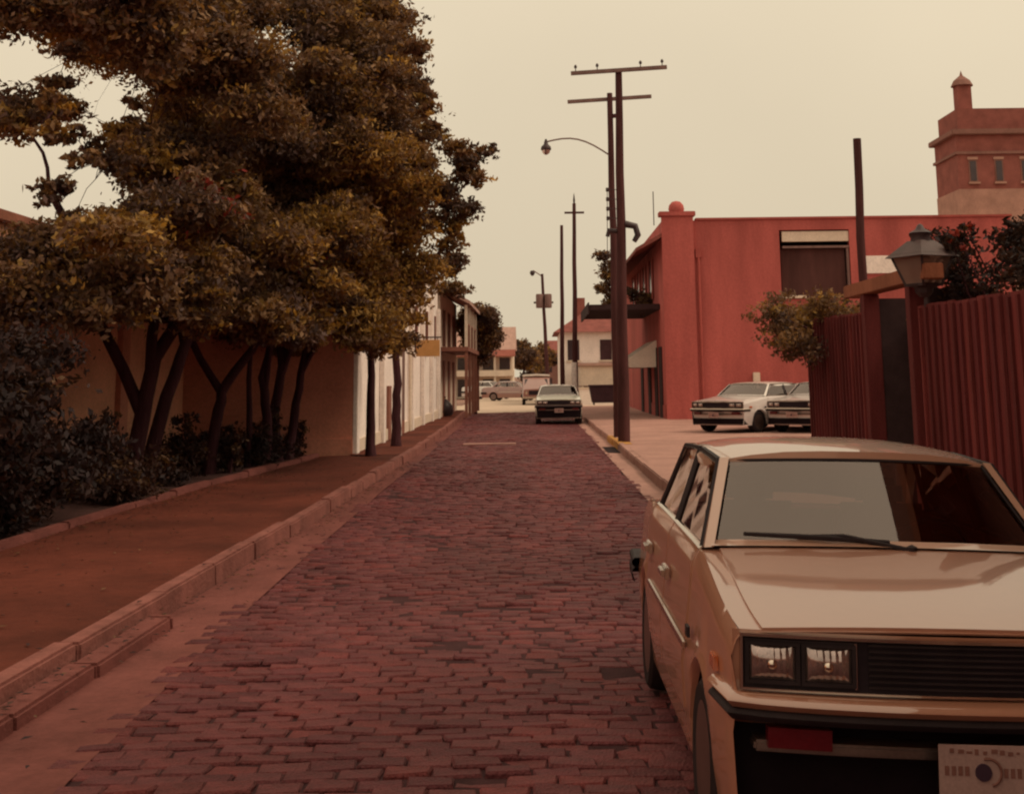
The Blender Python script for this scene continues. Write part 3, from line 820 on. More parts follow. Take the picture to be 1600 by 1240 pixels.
# end wall facing us, with the white corner pier
gw = thing('garden_wall', 'rose stucco wall facing the camera at the far end of the garden', 'wall', (-5.7, 28, 0))
part('panel', m_pinkst, gw, (-1.9, 1.76, 0, .25, -.2, 2.9))
part('coping', m_creamw, gw, (-1.9, 1.76, -.05, .30, 2.903, 3.0), bevel=.01)
part('skirting', m_pinkst, gw, (-1.9, 1.76, -.04, -.002, -.2, .45), bevel=.01)

# long white building
b = thing('white_building', 'long white plastered building along the left footpath beyond the garden', 'building', (-3.95, 28, 0))
part('wall', m_white, b, (-7, 0, .3, 12.9, -.2, 4.6), (-7, -.005, 12.9, 24, -.2, 5.3))
part('corner_pier', m_white, b, (.004, .11, .0, .40, 0, 4.5), bevel=.015)
part('cornice', m_white, b, (-7, .18, -.05, 12.95, 4.603, 4.78), bevel=.02)
part('cornice', m_white, b, (-7, .18, 12.96, 24.05, 5.303, 5.5), bevel=.02)
for y in (4.7, 8.6, 12.4, 16.3, 20.2, 23.5):
    part('pilaster', m_white, b, (.003, .13, y, y+.38, 0, 4.4), bevel=.015)
dr = part('door', m_brownd, b, (.003, .07, 9.3, 10.4, .12, 2.9)); part('panel', m_woodl, dr, (.072, .085, 9.45, 9.8, .5, 2.5), bevel=.006); part('panel', m_woodl, dr, (.072, .085, 9.9, 10.25, .5, 2.5), bevel=.006)
dr = part('door', m_brownd, b, (.003, .07, 6.3, 6.9, .12, 1.5))
for y in (5.6, 13.9, 18.0, 21.6):
    w = part('window', m_window, b, (.003, .02, y-.4, y+.4, 2.6 if y > 12 else 3.0, 4.0))
    part('frame', m_brownd, w, (.021, .07, y-.47, y-.4, 2.55 if y > 12 else 2.95, 4.05), (.021, .07, y+.4, y+.47, 2.55 if y > 12 else 2.95, 4.05))
    part('sill', m_creamw, w, (.003, .12, y-.5, y+.5, 2.45 if y > 12 else 2.85, 2.55 if y > 12 else 2.95))
    part('shutter', m_brownd, w, (.022, .06, y+.48, y+.85, 2.55 if y > 12 else 2.95, 4.05))
part('skirting', m_creamw, b, (.006, .05, .45, 9.2, .0, .40), (.006, .05, 10.5, 23.9, 0, .42))
MB().tube([(.08, 11.9, .1), (.08, 11.9, 4.4)], .05, 8).build('downpipe', m_creamw, b)
MB().tube([(-1.2, 22.5, 5.2), (-1.2, 22.5, 9.4)], .03, 6).build('aerial_mast', m_iron, b)

q = W(672, 546, 40)
sb = thing('hanging_sign', 'ochre board projecting from the long white building', 'sign', (-3.82, 40.0, 0))
part('board', m_ochre, sb, (.12, .85, -.03, .03, 2.35, 2.85), bevel=.01)
MB().tube([(-.1, 0, 2.93), (.9, 0, 2.93)], .022, 6).build('bracket', m_iron, sb)
MB().tube([(.2, 0, 2.93), (.2, 0, 2.85)], .012, 5).build('hanger', m_iron, sb); MB().tube([(.78, 0, 2.93), (.78, 0, 2.85)], .012, 5).build('hanger', m_iron, sb)

# balcony house
b = thing('balcony_house', 'house with a timber balcony roof over the left footpath past the white building', 'house', (-3.9, 52.6, 0))
part('wall', m_creamw, b, (-6, 0, 0, 11, -.2, 5.2))
MB().add([(-.6, -.4, 5.75), (1.25, -.4, 4.75), (1.25, 11.2, 4.75), (-.6, 11.2, 5.75), (-.6, -.4, 5.6), (1.25, -.4, 4.62), (1.25, 11.2, 4.62), (-.6, 11.2, 5.6)],
         [(0,1,2,3),(4,7,6,5),(0,4,5,1),(1,5,6,2),(2,6,7,3),(3,7,4,0)]).build('porch_roof', m_roofp, b)
MB().prism([(-6.1, -.2), (-.5, -.2), (-.5, 11.2), (-6.1, 11.2)], 5.2, 5.6).build('roof', m_roofp, b)
part('balcony_floor', m_brownd, b, (.003, 1.15, 0, 11, 2.75, 2.92))
for k in range(5):
    y = .1+k*2.65
    part('post', m_brownd, b, (1.0, 1.12, y, y+.12, .1, 2.745)); part('post', m_creamw, b, (1.0, 1.12, y, y+.12, 2.925, 4.62))
part('handrail', m_brownd, b, (1.02, 1.09, .23, 10.6, 3.82, 3.90))
for k in range(36): part('baluster', m_brownd, b, (1.035, 1.075, .45+k*.285, .49+k*.285, 2.925, 3.815))
for y in (1.4, 4.6, 7.8):
    w = part('window', m_window, b, (.003, .03, y, y+1.0, 3.0, 4.5)); part('frame', m_brownd, w, (.031, .06, y-.08, y, 2.95, 4.55), (.031, .06, y+1, y+1.08, 2.95, 4.55))
    part('door', m_brownd, b, (.003, .05, y, y+1.0, .12, 2.4))

# red roofed house at the end of the street
b = thing('red_roofed_house', 'pale two storey house with pink red roof closing the street end', 'house', (-2.2, 124, 0))
part('wall', m_creamw, b, (-9, 0, 0, 7, -.3, 4.3))
MB().add([(-9.4, -.5, 4.25), (.25, -.5, 4.25), (.25, 7.5, 4.25), (-9.4, 7.5, 4.25), (-9.4, 2.5, 6.5), (.25, 2.5, 6.5)],
         [(0,1,5,4), (1,2,5), (2,3,4,5), (3,0,4), (0,3,2,1)]).build('roof', m_roofp, b)
part('porch_roof', m_roofr, b, (-9.3, .2, -2.2, -.003, 3.6, 4.2), bevel=.04)
part('balcony', m_creamw, b, (-9.2, .1, -2.1, -.003, 1.75, 2.3), bevel=.03)
for x in (-9, -6.2, -3.4, -1.75, -.12): part('post', m_creamw, b, (x, x+.16, -2.0, -1.84, -.2, 1.745)); part('post', m_creamw, b, (x, x+.14, -2.0, -1.86, 2.303, 3.595))
for x in (-8, -5.3, -2.9, -1.3):
    part('window', m_window, b, (x, x+1.0, -.04, -.003, 2.4, 3.5)); part('doorway', m_window, b, (x, x+1.0, -.04, -.003, -.1, 1.5))

# brown house at the back of the street
b = thing('brown_house', 'brown gabled house seen end on behind the far poles', 'house', (.2, 165, 0))
part('wall', m_farbr, b, (0, 9, 0, 9, -.3, 4.6))
MB().add([(-.3, -.3, 4.55), (9.3, -.3, 4.55), (9.3, 9.3, 4.55), (-.3, 9.3, 4.55), (1.2, 4.5, 6.3), (7.8, 4.5, 6.3)],
         [(0,1,5,4), (1,2,5), (2,3,4,5), (3,0,4), (0,3,2,1)]).build('roof', m_roofd, b)
for x in (.9, 3.0, 5.1): part('window', m_window, b, (x, x+.9, -.05, -.003, 2.2, 3.6)); part('window', m_window, b, (x, x+.9, -.05, -.003, .4, 1.5))

# white house with dark red hip roof
b = thing('white_house', 'white house with dark red hip roof right of the far poles', 'house', (1.55, 84, 0))
part('wall', m_white, b, (0, 9, 0, 9, -.3, 4.55))
MB().add([(-.4, -.5, 4.5), (9.4, -.5, 4.5), (9.4, 9.5, 4.5), (-.4, 9.5, 4.5), (2.4, 4.5, 6.4), (6.6, 4.5, 6.4)],
         [(0,1,5,4), (1,2,5), (2,3,4,5), (3,0,4), (0,3,2,1)]).build('roof', m_roofd, b)
for x in (.5, 2.6, 4.4): w = part('window', m_window, b, (x, x+.75, -.04, -.003, 2.7, 4.0)); part('sill', m_creamw, w, (x-.1, x+.85, -.1, -.003, 2.6, 2.7))
part('porch', m_creamw, b, (1.2, 5.2, -2.6, -.003, 1.1, 2.3)); part('porch_roof', m_roofp, b, (1.05, 5.4, -2.8, -.002, 2.303, 2.5), bevel=.03)
for x in (1.25, 2.9, 5.0): part('post', m_creamw, b, (x, x+.16, -2.55, -2.4, -.2, 1.095))
part('chimney', m_brickt, b, (1.2, 1.8, 3.2, 3.8, 5.2, 6.9))
wl = thing('low_wall', 'low white wall in front of the white house with the dark red roof', 'wall', (2.6, 79.0, 0))
part('panel', m_white, wl, (0, 6, 0, .2, -.2, .9)); part('coping', m_creamw, wl, (-.05, 6.05, -.05, .25, .903, 1.0), bevel=.02)

# red building
RX, RY = 4.75, 47.5
b = thing('red_building', 'red stucco two storey building beside the tall utility pole', 'building', (RX, RY, 0))
H = 7.35
part('wall', m_red, b, (0, 4.35, .0, .3, -.1, H), (6.95, 13, 0, .3, -.1, H), (4.35, 6.95, 0, .3, -.1, 4.4), (4.35, 6.95, 0, .3, 6.95, H))
part('front_wall', m_red, b, (0, .3, .3, 20, -.1, H))
part('rear_wall', m_red, b, (.3, 13, 19.7, 20, -.1, H), (12.7, 13, .303, 19.7, -.1, H))
part('roof', m_roofd, b, (.3, 12.7, .3, 19.7, H-.5, H-.35))
part('corner_pier', m_red, b, (-.03, 1.15, -.14, -.003, -.1, 7.5))
part('pier_cap', m_red, b, (-.12, 1.24, -.22, .28, 7.503, 7.68), bevel=.02)
MB().lathe([(.0, .42), (.16, .38), (.27, .25), (.30, .1), (.26, .0)], (.56, .05, 7.68), 18).build('finial', m_red, b, smooth=50)
part('coping', m_redtrim, b, (1.25, 13.05, -.06, .36, H+.003, H+.09), bevel=.01)
part('pipe_box', m_redtrim, b, (1.2, 1.42, -.12, -.002, 5.95, 6.3), bevel=.01)
MB().tube([(1.31, -.08, 5.95), (1.31, -.08, .1)], .05, 8).build('downpipe', m_redtrim, b)
# recessed porch opening
lo = part('recess', m_inter, b, (4.36, 6.94, 1.6, 1.7, 4.41, 6.94), (4.36, 6.94, .31, 1.6, 4.31, 4.4))
part('header', m_creamw, b, (4.46, 6.94, .05, .2, 6.52, 6.90), bevel=.01)
part('rail', m_woodl, b, (4.46, 6.94, .02, .14, 6.27, 6.36), bevel=.01)
part('blind', m_darkb, b, (4.42, 6.80, .22, .30, 4.42, 6.25))
part('sill', m_creamw, b, (4.3, 5.25, -.08, .25, 4.42, 4.52), bevel=.01)
part('post', m_woodl, b, (6.84, 6.92, .06, .21, 4.41, 6.265))
part('window', m_white, b, (7.35, 9.1, -.05, -.003, 5.3, 5.95), bevel=.01)
part('meter_box', m_creamw, b, (3.15, 3.4, -.14, -.003, 1.2, 1.75), bevel=.015)
# street face
cz = 4.15
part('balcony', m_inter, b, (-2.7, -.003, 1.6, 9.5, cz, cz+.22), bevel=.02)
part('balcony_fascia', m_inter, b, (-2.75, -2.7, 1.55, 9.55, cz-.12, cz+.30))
for y in (4.4, 7.6, 10.6, 13.6):
    w = part('window', m_window, b, (-.03, -.003, y, y+1.1, 4.75, 6.3)); part('shutter', m_redtrim, w, (-.06, -.031, y-.5, y, 4.7, 6.35)); part('shutter', m_redtrim, w, (-.06, -.031, y+1.1, y+1.6, 4.7, 6.35))
for y in (1.3, 3.2, 6.2, 10.0): part('door', m_inter, b, (-.05, -.003, y, y+1.1, .1, 2.75))
part('plinth', m_redtrim, b, (-.04, -.002, .2, 1.25, -.1, .6)); part('plinth', m_redtrim, b, (-.04, -.002, 4.35, 6.1, -.1, .6))
MB().add([(-.01, 3.4, 3.05), (-1.3, 3.4, 2.25), (-1.3, 8.2, 2.25), (-.01, 8.2, 3.05), (-1.3, 3.4, 2.0), (-1.3, 8.2, 2.0), (-.01, 3.4, 2.0), (-.01, 8.2, 2.0)],
         [(0,1,2,3), (1,4,5,2), (0,6,4,1), (3,2,5,7)]).build('awning', m_awning, b)
MB().add([(-.005, -.1, 6.9), (-1.0, -.1, 6.35), (-1.0, 20, 6.35), (-.005, 20, 6.9), (-.005, -.1, 6.75), (-1.0, -.1, 6.22), (-1.0, 20, 6.22), (-.005, 20, 6.75)],
         [(0,1,2,3),(4,7,6,5),(0,4,5,1),(1,5,6,2),(2,6,7,3),(3,7,4,0)]).build('eave', m_roofd, b)
MB().tube([(-.2, 1.0, 7.3), (-.2, 1.0, 8.6)], .02, 5).build('aerial', m_iron, b)

# tower far right
b = thing('brick_tower', 'tall brick building with a cornice and rooftop lantern at the right edge', 'tower', (W(1471, 300, 90).x+1.3, 90, 0))
part('shaft', m_brickt, b, (0, 11, 0, 5, 0, 18.6)); part('base_band', m_brickp, b, (-.05, 11.05, -.05, 5.05, 0, 14.4)); part('cornice', m_farbr, b, (-.35, 11.35, -.35, 5.35, 18.3, 18.7), bevel=.05)
part('parapet', m_brickt, b, (.3, 10.7, .3, 4.7, 18.7, 20.3)); part('cornice', m_farbr, b, (-.15, 11.15, -.15, 5.15, 16.9, 17.1))
for x in (.75, 2.6, 4.45):
    w = part('window', m_farbr, b, (x, x+.62, -.03, -.003, 14.9, 16.5)); part('sill', m_brickp, w, (x-.1, x+.72, -.2, -.003, 14.75, 14.9)); part('pane', m_window, w, (x+.1, x+.52, -.06, -.031, 15.0, 16.4)); part('lintel', m_brickp, w, (x-.06, x+.68, -.1, -.003, 16.503, 16.7))
part('roof_turret', m_brickt, b, (.7, 1.7, 1, 2, 20.3, 22.2)); MB().lathe([(.8, 0), (.6, .4), (.12, .8), (0, 1.2)], (1.2, 1.5, 22.2), 12).build('turret_cap', m_farbr, b)

# near building on the right, beside the parked car (its balcony edge shows in the car's glass)
b = thing('balcony_building', 'two storey building with a street balcony just right of the near car', 'building', (3.45, -2, 0))
part('wall', m_farbr, b, (0, 6, -8, 8.9, -.1, 6.8)); part('balcony', m_tim, b, (-.85, -.003, -8, 8.3, 3.55, 3.75), (-.42, -.003, 8.303, 9.6, 3.55, 3.75))
part('balcony_roof', m_roofd, b, (-.85, -.003, -8, 7.4, 6.3, 6.45))
for y in (-7.5, -4.5, -1.5, 1.5, 4.5, 7.2): part('post', m_tim, b, (-.8, -.68, y, y+.12, 3.753, 6.297))
part('handrail', m_tim, b, (-.80, -.72, -8, 7.2, 4.65, 4.72))

# ---------------------------------------------------------------- poles
def lean_pole(name, label, base, topp, r0, r1, group=None, cat='utility pole', m_=None, loc=None):
    root = thing(name, label, cat, base, 0, group)
    d = Vector(topp)-Vector(base)
    n = 7; pts = [d*(i/n) + Vector((.012*math.sin(i*2.1), .01*math.cos(i*1.7), 0))*(0 < i < n) for i in range(n+1)]
    pts[0] -= Vector((0, 0, .2))
    MB().tube(pts, [r0+(r1-r0)*i/n for i in range(n+1)], 14).build('shaft', m_ or m_wood, root, smooth=50)
    return root, d
A = G(975, 690, .12); T = W(966.5, 109, A.y)
pole, d = lean_pole('utility_pole', 'tallest brown timber pole with crossarm, beside the street kerb', A, T, .15, .085)
def arm(root, z, frac, d, hw, m_, tilt, yo):
    c = d*frac; a = Vector((-hw, yo, -hw*tilt)); b_ = Vector((hw, yo, hw*tilt))
    MB().bar(c+a, c+b_, .07, .10).build('crossarm', m_, root, bevel=.006)
arm(pole, 0, .995, d, 1.22, m_woodl, .055, -.12)
for x in (-1.1, -.55, .55, 1.1):
    MB().lathe([(.012, 0), (.012, .07), (.035, .08), (.04, .12), (.02, .16), (0, .17)], (d.x+x, d.y-.12, d.z*.995+x*.055+.05), 8).build('insulator', m_iron, pole, smooth=50)
# switch-gear brackets two thirds up and the insulator rack
def gear(root, d, items):
    for it in items: it(root)
zc_ = W(975, 360, A.y).z-A.z; xc = d.x*zc_/d.z
MB().tube([(xc+.1, 0, zc_+.16), (xc+.36, 0, zc_+.10), (xc+.42, 0, zc_-.12), (xc+.32, 0, zc_-.28)], [.09, .085, .08, .06], 8).build('cable_bracket', m_iron, pole, smooth=50)
MB().tube([(xc-.1, 0, zc_-.02), (xc-.30, 0, zc_), (xc-.34, 0, zc_-.15)], [.06, .07, .05], 8).build('cable_bracket', m_iron, pole, smooth=50)
MB().tube([(xc-.36, -.05, zc_-1.0), (xc-.32, -.05, zc_+1.05)], .010, 5).build('down_wire', m_iron, pole)
for k in range(4):
    MB().lathe([(.03, -.05), (.045, -.02), (.03, 0), (.045, .02), (.03, .05)], (xc-.32, -.05, zc_+.30+k*.24), 8).build('insulator', m_iron, pole)
    MB().tube([(xc-.32, -.05, zc_+.30+k*.24), (xc-.06, -.02, zc_+.30+k*.24)], .010, 5).build('rack_arm', m_iron, pole)
B = G(966, 682, .12); T2 = W(952.5, 146, B.y+.05)
pole2, d2 = lean_pole('utility_pole', 'shorter brown timber pole leaning against the tallest pole', B, T2, .12, .075)
arm(pole2, 0, .985, d2, 1.16, m_woodl, .055, .12)
MB().bar(d2*.93+Vector((0, 0, 0)), d2*.93+Vector((.28, -.1, 0)), .1).build('spacer_block', m_wood, pole2)
# street lamp on its long arm
lroot = thing('street_lamp', 'street lamp on a long curved arm reaching left from the tall pole', 'street lamp', (B.x, B.y, B.z))
s0 = W(953, 243, B.y)-B; s1 = W(853, 222, B.y)-B
pts = [s0 + (s1-s0)*t + Vector((0, 0, .26*math.sin(math.pi*t)**1.0)) for t in np.linspace(0, 1, 9)]
MB().tube(pts, .022, 6).build('arm', m_woodl, lroot, smooth=60)
e = pts[-1]
MB().lathe([(.025, .08), (.05, .0), (.06, -.06), (.13, -.13), (.145, -.20), (.13, -.23)], e, 14).build('hood', m_iron, lroot, smooth=50)
MB().lathe([(.12, -.228), (.10, -.30), (.04, -.35), (0, -.36)], e, 14).build('globe', m_lens, lroot, smooth=60)

# poles down the street
def farpole(px0, py0, px1, py1, Y, label, r=.13, white=0, arms=()):
    b0 = W(px0, py0, Y); b0.z = .1 if Y < 64 else -.03
    t0 = W(px1, py1, Y)
    rt, dd = lean_pole('utility_pole', label, b0, t0, r, r*.6)
    return rt, dd
r1, d1 = farpole(899, 640, 897, 318, 58, 'thin far pole with a pale painted foot, right of the parked pale car')
MB().lathe([(.145, -.1), (.142, 1.3), (.138, 2.2)], (0, 0, 0), 14).build('painted_foot', m_white, r1, smooth=60)
MB().bar((d1.x-.45, 0, d1.z*.955), (d1.x+.45, 0, d1.z*.955), .07, .09).build('crossarm', m_wood, r1)
MB().lathe([(.04, 0), (.05, .15), (.02, .4), (0, .5)], d1, 8).build('pole_cap', m_iron, r1)
r2, d2_ = farpole(879, 638, 877.5, 352, 66, 'thin dark far pole standing just left of the pale footed pole')
r3, d3 = farpole(857, 612, 847, 428, 98, 'leaning far pole carrying a transformer drum', .17)
for dx in (-.5, .15):
    MB().lathe([(0, .55), (.25, .53), (.28, .45), (.28, -.45), (.25, -.52), (0, -.52)], (d3.x*.78+dx+.2, -.25, d3.z*.78), 12).build('transformer', m_woodl, r3, smooth=40)
MB().bar((d3.x*.78-.75, -.1, d3.z*.78-.1), (d3.x*.78+.75, -.1, d3.z*.78-.1), .1, .14).build('crossarm', m_wood, r3)
MB().tube([(d3.x*.98, 0, d3.z*.98), (d3.x*.98-.7, 0, d3.z*1.03)], .04, 6).build('lamp_arm', m_woodl, r3)
MB().lathe([(0, .1), (.16, .05), (.2, -.12), (.1, -.3), (0, -.34)], (d3.x*.98-.75, 0, d3.z*1.02), 10).build('lamp_head', m_iron, r3)
FY = 17.2
b0 = W(1352, 700, FY); b0.z = .11; b0.x += .05
rr, dr_ = lean_pole('utility_pole', 'plain square cut brown post rising behind the board fence and gate', b0, W(1339, 217, FY), .062, .055, cat='post')

# ---------------------------------------------------------------- fence, gate, lantern
FX = 3.98
def plank_fence(label, y0, y1, h0, h1, pitch, ry):
    root = thing('board_fence', label, 'fence', (FX, y0, .11))
    n = int((y1-y0)/pitch); p = (y1-y0)/n
    for k in range(n):
        t = (k+.5)/n; h = h0+(h1-h0)*t + rng.uniform(-.012, .012)
        tone = rng.choice(BR_TONES[:1]+[(.82,.8,.8), (1.12,1.08,1.05), (.92,.9,.95), (1.2,1.2,1.15)])
        MB().box(-.02+rng.uniform(-.006, .006), .012, k*p+.009, (k+1)*p-.009, 0, h).build('plank', m_redwood, root, bevel=.004, tone=(*tone, 1))
        MB().box(-.05, -.022, k*p-.025, k*p+.025, .02, h-.03).build('batten', m_redwood, root, tone=(*[x*.8 for x in tone], 1))
    for z in (.35, 1.2, 2.05): MB().box(.014, .07, 0, y1-y0, z, z+.1).build('rail', m_redwood, root, tone=(.8, .8, .8, 1))
    for y in np.arange(0, y1-y0+.01, (y1-y0)/3): MB().box(.072, .19, y-.06, y+.06, -.1, min(h0, h1)-.05).build('post', m_redwood, root, tone=(.7, .7, .7, 1))
    return root
plank_fence('red brown board fence with wide shadow gaps on the near side of the gate', 7.4, 13.45, 2.20, 2.26, .205, 0)
plank_fence('brown board fence between the dark gateway and the parked silver cars', 15.35, 18.95, 2.30, 2.36, .17, 0)
gt = thing('garden_gate', 'dark recessed gateway between the two board fences', 'gate', (FX, 14.4, .11))
for y in (-.93, .93): MB().box(-.09, .09, y-.085, y+.085, -.1, 2.50).build('post', m_redwood, gt, bevel=.008, tone=(.75, .75, .75, 1))
MB().box(-.10, .10, -1.6, 1.8, 2.503, 2.66).build('lintel', m_tim, gt, bevel=.01)
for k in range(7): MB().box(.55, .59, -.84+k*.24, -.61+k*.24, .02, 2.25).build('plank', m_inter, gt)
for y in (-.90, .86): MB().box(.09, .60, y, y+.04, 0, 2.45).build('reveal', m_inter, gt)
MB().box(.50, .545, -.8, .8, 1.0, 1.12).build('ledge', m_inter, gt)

ln = thing('gate_lantern', 'old style black lantern with glass sides above the gate post', 'lantern', (FX-.02, 13.1, 2.44))
q = W(1440, 432, 13.1)
MB().tube([(.02, 0, -.9), (.02, 0, .06)], .03, 8).build('stem', m_iron, ln)
zb_, w0, w1, hh = .13, .125, .215, .30
MB().lathe([(.05, -.12+zb_), (.09, -.08+zb_), (.10, -.03+zb_), (w0*1.3, zb_)], (0, 0, 0), 8).build('base', m_iron, ln)
co = [(-1,-1), (1,-1), (1,1), (-1,1)]; rt = Matrix.Rotation(R(28), 3, 'Z')
pb_ = [rt @ Vector((a*w0, b*w0, zb_)) for a, b in co]; pt_ = [rt @ Vector((a*w1, b*w1, zb_+hh)) for a, b in co]
for i in range(4):
    j = (i+1) % 4
    MB().add([pb_[i], pb_[j], pt_[j], pt_[i]], [(0, 1, 2, 3)]).build('pane', m_lglass, ln)
    MB().bar(pb_[i], pt_[i], .026).build('frame_bar', m_iron, ln)
    MB().bar(pt_[i], pt_[j], .03).build('frame_bar', m_iron, ln); MB().bar(pb_[i], pb_[j], .026).build('frame_bar', m_iron, ln)
e0 = [p*1.32 + Vector((0, 0, -.31*zb_-.31*hh+.0)) for p in pt_]
e0 = [Vector((p.x*1.22, p.y*1.22, zb_+hh-.02)) for p in pt_]; e1 = [Vector((p.x*.45, p.y*.45, zb_+hh+.15)) for p in pt_]
MB().add(e0+e1, [(i, (i+1) % 4, 4+(i+1) % 4, 4+i) for i in range(4)]+[(3,2,1,0), (4,5,6,7)]).build('roof', mat('lantern lid', (.07, .035, .034), .55, .2, 6, spec=.35), ln)
MB().lathe([(.11, 0), (.10, .06), (.12, .09), (.05, .13), (.03, .17), (0, .19)], (0, 0, zb_+hh+.14), 10).build('finial', m_iron, ln, smooth=50)
MB().lathe([(.0, .0), (.03, .0), (.035, .1), (.045, .16), (.02, .2), (0, .21)], (0, 0, zb_), 10).build('bulb', m_awning, ln, smooth=50)

# ---------------------------------------------------------------- street clutter
bn = thing('rubbish_skip', 'dark boxy bin on the right footpath left of the tall pole', 'bin', (4.0, 73, .1))
MB().add([(-.9,-.5,.12),(.9,-.5,.12),(.9,.5,.12),(-.9,.5,.12),(-1.05,-.65,1.0),(1.05,-.65,1.0),(1.05,.65,1.0),(-1.05,.65,1.0)],
         [(0,3,2,1),(4,5,6,7),(0,1,5,4),(1,2,6,5),(2,3,7,6),(3,0,4,7)]).build('tub', m_bin, bn, bevel=.03)
MB().box(-1.08, 1.08, -.68, .68, 1.003, 1.1).build('lid', m_bin, bn, bevel=.02)
for x in (-.8, .8):
    for y in (-.4, .4): MB().lathe([(0, -.03), (.06, -.03), (.06, .03), (0, .03)], (x, y, .06), 10, 'X').build('castor', m_rubber, bn)
q = G(697, 650, .12)
bg_ = thing('rubbish_bag', 'black bulging bag on the footpath against the white building', 'bag', (q.x-.1, q.y, .12))
MB().lathe([(0, 0), (.34, .02), (.42, .18), (.38, .42), (.22, .62), (.07, .72), (.10, .80), (0, .78)], (0, 0, 0), 12).build('sack', m_bag, bg_, smooth=60)
MB().lathe([(.06, .70), (.085, .72), (.06, .745)], (0, 0, 0), 10).build('tie', m_ochre, bg_)

# ---------------------------------------------------------------- trees and plants
def branch(mb, a, b_, r0, r1, sag=.12, n=5, jit=.06):
    a, b_ = Vector(a), Vector(b_); L_ = (b_-a).length
    pts = []
    for i in range(n+1):
        t = i/n; p = a.lerp(b_, t); p.z += sag*L_*math.sin(math.pi*t)*.5
        if 0 < i < n: p += Vector((rng.uniform(-1, 1), rng.uniform(-1, 1), rng.uniform(-1, 1)))*jit*L_*.5
        pts.append(p)
    mb.tube(pts, [r0+(r1-r0)*i/n for i in range(n+1)], 7)
    return pts
def tree(label, base, path, r0, clumps, name='tree', group=None, per=900, size=.1, fork=()):
    """path: trunk points above the base; clumps in world space"""
    root = thing(name, label, 'tree', base, 0, group)
    bs = Vector(base)
    mb = MB(); pts = [Vector((0, 0, -.15))]+[Vector(p)-bs for p in path]
    full = []
    for i in range(len(pts)-1):
        for t in (0, .33, .66): full.append(pts[i].lerp(pts[i+1], t)+Vector((rng.uniform(-.02, .02), rng.uniform(-.02, .02), 0))*(i+t > 0))
    full.append(pts[-1]); n = len(full)
    rad = [r0*(1.25 if i == 0 else 1)*(1-.5*i/n) for i in range(n)]
    mb.tube(full, rad, 10)
    ends = [(full[-1], rad[-1])]
    for f in fork:
        s_ = full[int(f[0]*n)]; p = branch(mb, s_, Vector(f[1])-bs, rad[int(f[0]*n)]*.8, rad[-1]*.7, .05); ends.append((p[-1], rad[-1]*.7))
    mb.build('trunk', m_bark, root, smooth=60)
    lb = MB()
    nodes = [(full[q_], rad[q_]) for q_ in range(int(n*.55), n)] + ends[1:]
    for c, r, mi in sorted(clumps, key=lambda q_: (Vector(q_[0])-bs-full[-1]).length):
        c = Vector(c)-bs
        e = min(nodes, key=lambda q_: (q_[0]-c).length + (.5 if q_[1] < .012 else 0))
        ln_ = (e[0]-c).length
        ra = min(e[1]*.62, .05); rb_ = max(.006, ra*.5)
        pts_ = branch(lb, e[0], c, ra, rb_, .12, 5, .09)
        nodes.append((c, rb_)); nodes.append((pts_[3], ra*.7))
        for k in range(5):
            d_ = Vector((rng.uniform(-1, 1), rng.uniform(-1, 1), rng.uniform(-.6, .9)))
            branch(lb, pts_[3+k % 3], c+Vector((d_.x*r[0], d_.y*r[1], d_.z*r[2]))*.85, max(.005, rb_*.7), .003, .05, 3)
    if clumps:
        lb.build('branch', m_bark, root, smooth=60)
        leaves('crown', [((Vector(c)-bs), r, mi) for c, r, mi in clumps], root, per, size)
    return root

def inside(poly, x, y):
    r_ = False; n = len(poly)
    for i in range(n):
        (x1, y1), (x2, y2) = poly[i], poly[(i+1) % n]
        if (y1 > y) != (y2 > y) and x < (x2-x1)*(y-y1)/(y2-y1)+x1: r_ = not r_
    return r_
